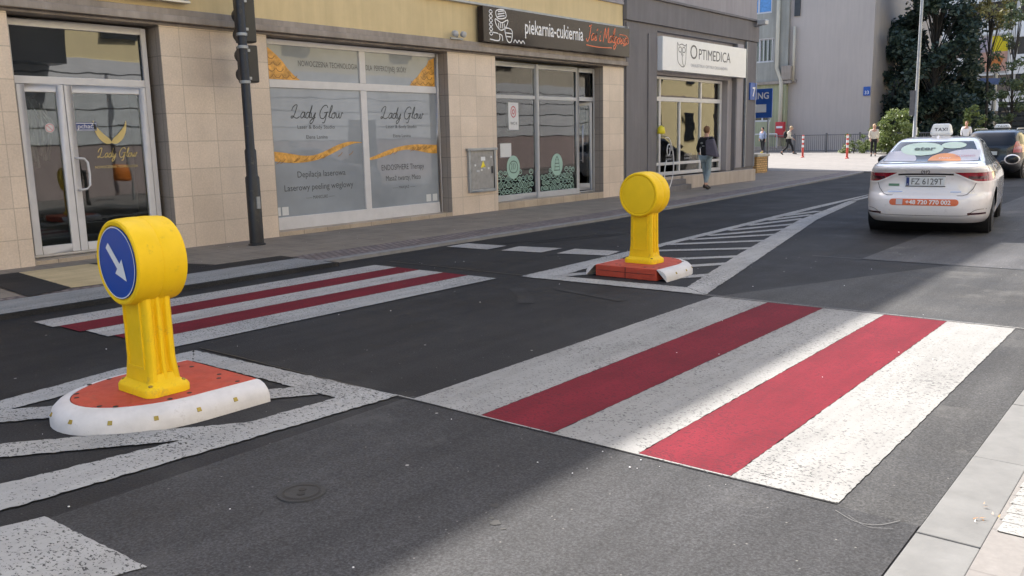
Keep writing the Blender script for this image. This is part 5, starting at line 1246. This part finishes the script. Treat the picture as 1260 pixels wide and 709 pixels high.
# billboard
bb = thing('billboard', 'framed billboard with yellow and orange print hanging among the trees', 'billboard', (-12.3, 76, 4))
x0, x1, z0, z1 = -15.3, -13.0, 5.7, 8.65
m = MB().box(x0, x0+.15, 75.9, 76.1, z0, z1).box(x1-.15, x1, 75.9, 76.1, z0, z1).box(x0+.15, x1-.15, 75.9, 76.1, z0, z0+.15).box(x0+.15, x1-.15, 75.9, 76.1, z1-.15, z1).box(x0+.15, x1-.15, 76.0, 76.1, z0+.15, z1-.15)
sub('frame', m, 'white_frame', bb)
for n_, a, b, c, d, mt in (('yellow_print', .45, .95, .55, .95, 'bb_yellow'), ('lilac_print', .06, .45, .55, .95, 'bb_lilac'), ('pink_print', .06, .95, .06, .55, 'bb_pink')):
    sub(n_, bx(x0+(x1-x0)*a, x0+(x1-x0)*b, 75.97, 75.99, z0+(z1-z0)*c, z0+(z1-z0)*d), mt, bb)
sub('orange_print', MB().frame([(0, 0), (1.0, .1), (1.2, .6), (.7, .9), (.2, .5)], (x0+.7, 75.965, z0+.5), RU, RV, RW, 0, .004), 'bb_orange', bb)
m = MB().frame([(0, 0), (1.9, .1), (1.95, .5), (.1, .6)], (x0+.2, 75.9, z0-.9), RU, RV, RW, 0, .05); sub('blue_panel', m, 'bb_blue', bb)
sub('post', MB().tube([(x0+1.4, 76.15, .2), (x0+1.4, 76.15, z0)], .15, 8), 'galv', bb)

# ------------------------------------------------------------------ people
def skinmesh(name, joints, edges, mat, parent, sub_lv=2, root=0):
    me = bpy.data.meshes.new(name); me.from_pydata([j[0] for j in joints], edges, []); o = bpy.data.objects.new(name, me); col.objects.link(o)
    bm = bmesh.new(); bm.from_mesh(me); lay = bm.verts.layers.skin.verify(); bm.verts.ensure_lookup_table()
    for i, v in enumerate(bm.verts):
        r = joints[i][1]; v[lay].radius = r if isinstance(r, tuple) else (r, r); v[lay].use_root = (i == root)
    bm.to_mesh(me); bm.free()
    mo = o.modifiers.new('skin', 'SKIN'); mo.use_smooth_shade = True; ms = o.modifiers.new('sub', 'SUBSURF'); ms.levels = sub_lv; ms.render_levels = sub_lv
    dg = bpy.context.evaluated_depsgraph_get(); nm = bpy.data.meshes.new_from_object(o.evaluated_get(dg)); bpy.data.objects.remove(o); bpy.data.meshes.remove(me)
    nm.name = name; nm.materials.clear(); nm.materials.append(MATS[mat])
    for p in nm.polygons: p.use_smooth = True
    r = bpy.data.objects.new(name, nm); col.objects.link(r); r.parent = parent; return r
def person(label, loc, rz, H, J, top, trousers, hairc, shoe, female=False, longhair=False, skirt=False):
    """J: dict of joints in a frame where +y is the walking direction, z up, for height 1.75"""
    s = H/1.75; t = thing('person', label, 'person', loc, None, rz); V = {k: Vector(v)*s for k, v in J.items()}
    r = lambda a: a*s
    jn = []; ed = []; idx = {}
    def j(k, rad, par=None, p=None):
        jn.append((tuple(V[k] if p is None else p), tuple(x*s for x in rad) if isinstance(rad, tuple) else rad*s)); idx[k] = len(jn)-1
        if par: ed.append((idx[par], idx[k]))
    j('pelvis', (.13, .10)); j('waist', (.12, .09), 'pelvis'); j('chest', (.15, .11), 'waist'); j('neckb', (.07, .06), 'chest'); j('neck', .05, 'neckb'); j('skull', (.06, .07), 'neck')
    for q in 'LR':
        j('hip'+q, .085, 'pelvis'); j('knee'+q, .056, 'hip'+q); j('ankle'+q, .038, 'knee'+q); j('toe'+q, .035, 'ankle'+q)
        j('sh'+q, .055, 'chest'); j('el'+q, .04, 'sh'+q); j('wr'+q, .028, 'el'+q)
        w = V['wr'+q]; d = (w-V['el'+q]).normalized(); sd_ = d.cross(Vector((0, 1, .2))).normalized(); 
        palm = w+d*.06*s; j('pa'+q, (.036, .018), 'wr'+q, palm)
        cur = Vector((0, 1, 0)) if abs(d.y) < .8 else Vector((0, 0, -1))
        for n_, (o_, L) in enumerate(((-.027, .062), (-.009, .072), (.009, .068), (.026, .052))):
            b = palm+sd_*o_*s+d*.035*s; m_ = b+d*L*.55*s+cur*.006*s; e = m_+(d*.8+cur*.5).normalized()*L*.45*s
            j('f%d'%n_+q, .0095, 'pa'+q, b); j('g%d'%n_+q, .009, 'f%d'%n_+q, m_); j('h%d'%n_+q, .007, 'g%d'%n_+q, e)
        b = palm-sd_*.036*s; e = b+(d*.8-sd_*.5+cur*.3).normalized()*.045*s; j('t0'+q, .011, 'pa'+q, b); j('t1'+q, .009, 't0'+q, e)
    body = skinmesh('body', jn, ed, 'skin', t, 1)
    # head joined into the body mesh: skull, jaw, nose, ears
    hc = V['skull']+Vector((0, .012, .045))*s
    hm = MB().ell(hc, (.073*s, .092*s, .112*s), 20, 14).ell(hc+Vector((0, .03, -.06))*s, (.052*s, .06*s, .055*s), 14, 8)
    hm.ell(hc+Vector((0, .098, -.018))*s, (.012*s, .018*s, .024*s), 10, 6)
    for sx in (-1, 1): hm.ell(hc+Vector((sx*.075, -.005, -.01))*s, (.01*s, .02*s, .03*s), 8, 6)
    bm = bmesh.new(); bm.from_mesh(body.data)
    off = [bm.verts.new(v) for v in hm.v]
    for f in hm.f:
        try: bm.faces.new([off[i] for i in f]).smooth = True
        except ValueError: pass
    bm.to_mesh(body.data); bm.free()
    em = MB(); 
    for sx in (-1, 1): em.ell(hc+Vector((sx*.03, .084, .006))*s, (.012*s, .008*s, .006*s), 8, 6)
    sub('eyes', em, 'shoe_dark', t, local=True); sub('mouth', MB().ell(hc+Vector((0, .088, -.062))*s, (.022*s, .006*s, .005*s), 8, 5), 'red_print', t, local=True)
    hr = MB().ell(hc+Vector((0, -.018, .022))*s, (.086*s, .098*s, .110*s), 20, 14)
    if longhair: hr.ell(hc+Vector((0, -.055, -.06))*s, (.075*s, .05*s, .10*s), 14, 10)
    sub('hair', hr, hairc, t, smooth=True, local=True)
    # top
    jn, ed, idx = [], [], {}
    j('chest', (.175, .125)); j('waist', (.165, .125), 'chest'); 
    V['hem'] = V['pelvis']+Vector((0, 0, -.06))*s; j('hem', (.175, .135), 'waist'); V['nb'] = V['neckb']+Vector((0, 0, -.03))*s; j('nb', (.085, .07), 'chest')
    for q in 'LR':
        j('sh'+q, .07, 'chest'); j('el'+q, .055, 'sh'+q); V['cf'+q] = V['el'+q].lerp(V['wr'+q], .8); j('cf'+q, .042, 'el'+q)
    skinmesh('shirt', jn, ed, top, t, 2)
    jn, ed, idx = [], [], {}
    j('pelvis', (.15, .115))
    for q in 'LR':
        j('hip'+q, .10, 'pelvis'); j('knee'+q, .072, 'hip'+q); V['an'+q] = V['knee'+q].lerp(V['ankle'+q], .82); j('an'+q, .055, 'knee'+q)
    skinmesh('trousers', jn, ed, trousers, t, 2)
    for q in 'LR':
        a, b = V['ankle'+q], V['toe'+q]; d = (b-a).normalized(); c = a.lerp(b, .55)
        rot = d.to_track_quat('Y', 'Z').to_matrix()
        sub('shoe', MB().ell(c, (.045*s, .135*s, .042*s), 14, 8, rot).ell(a+Vector((0, -.01, .0))*s, (.045*s, .05*s, .055*s), 12, 8), shoe, t, smooth=True, local=True)
    return t
def gait(st=.35, arm=.25, bl=0):
    return dict(pelvis=(0, 0, .93), waist=(0, .01, 1.08), chest=(0, .02, 1.30), neckb=(0, .0, 1.46), neck=(0, .01, 1.52), skull=(0, .02, 1.585),
        hipL=(-.09, 0, .88), kneeL=(-.09, st*.55, .49), ankleL=(-.085, st*.75, .085), toeL=(-.085, st*.75+.16, .05),
        hipR=(.09, 0, .88), kneeR=(.09, -st*.12, .47), ankleR=(.08, -st*.95, .12), toeR=(.085, -st*.75-.0, .035),
        shL=(-.185, .01, 1.40), elL=(-.23, -arm*.5, 1.13), wrL=(-.21, -arm*.3, .90), shR=(.185, .01, 1.40), elR=(.23, arm*.2, 1.13), wrR=(.2, arm*.9, .95))
# woman in black with a grey tote, walking away towards the clinic
J = gait(.20, .15); J['wrR'] = (.16, .16, 1.12); J['elR'] = (.25, .0, 1.14); J['wrL'] = (-.30, .12, 1.0); J['elL'] = (-.26, -.02, 1.14)
J['ankleR'] = (.06, -.14, .10); J['toeR'] = (.07, .0, .035); J['kneeR'] = (.08, .02, .49); J['ankleL'] = (-.03, .10, .09); J['toeL'] = (-.04, .26, .04)
pw = person('short haired person in black top and light jeans walking past the clinic window', (-11.05, 22.1, SWZ), R_(-6), 1.74, J, 'cloth_black', 'jeans', 'hair_brown', 'shoe_dark')
sub('shirt_print', MB().ell((-.06, -.135, 1.28), (.045, .012, .03), 10, 6).ell((-.01, -.14, 1.20), (.05, .01, .02), 10, 6).ell((-.09, -.135, 1.16), (.03, .01, .02), 10, 6), 'cloth_print', pw, local=True)
tb = thing('shoulder_bag', 'grey bag hanging from the shoulder of the person in black', 'bag', (-10.85, 22.2, 1.0))
m = MB().add([(.0+x, y, z) for x, y, z in ((.10, -.26, .02), (.42, -.20, -.04), (.42, -.02, -.04), (.10, -.08, .02), (.06, -.22, .42), (.27, -.17, .46), (.27, -.04, .46), (.06, -.08, .42))], [(3,2,1,0), (4,5,6,7), (0,1,5,4), (1,2,6,5), (2,3,7,6), (3,0,4,7)])
tb.location = (-11.0, 22.02, .98); sub('bag', m, 'bag_grey', tb, bevel=.03, local=True)
sub('strap', MB().tube([(.10, -.14, .42), (.10, -.10, .50), (.14, .04, .52), (.2, .02, .46)], .014, 6), 'bag_grey', tb, smooth=True, local=True)
# man striding right with a bag on his back
J = gait(.42, .35); J['neckb'] = (0, .10, 1.44); J['chest'] = (0, .07, 1.28); J['neck'] = (0, .12, 1.50); J['skull'] = (0, .15, 1.565)
person('person in cream shirt and black trousers striding past the railing with a bag behind', (-20.6, 52.2, .24), R_(-75), 1.74, J, 'cloth_cream', 'cloth_black', 'hair_blond', 'shoe_dark')
bgk = thing('backpack', 'black bag on the back of the striding person in cream', 'bag', (-20.6, 52.2, .24), rz=R_(-75))
sub('bag', MB().ell((.0, -.20, 1.20), (.15, .11, .22), 16, 10), 'cloth_black', bgk, smooth=True, local=True); sub('strap', MB().tube([(.12, -.12, 1.35), (.13, .02, 1.46), (.12, .14, 1.30)], .02, 6), 'cloth_black', bgk, local=True)
# woman in cream walking towards us
J = gait(.28, .2)
person('fair haired woman in cream blouse and black trousers beside the green bush', (-14.30, 48.0, .22), R_(200), 1.70, J, 'cloth_cream', 'cloth_black', 'hair_blond', 'shoe_dark', longhair=True)
J = gait(.1, .1)
person('person with blue and white jacket standing behind the brick pier post', (-23.7, 55.6, .25), R_(160), 1.72, J, 'cloth_blue', 'cloth_black', 'cloth_black', 'shoe_yellow')
J = gait(.1, .1)
person('person in white top half hidden behind the black estate taxi', (-10.5, 51, .24), R_(180), 1.72, J, 'white_letter', 'cloth_black', 'hair_brown', 'shoe_dark')
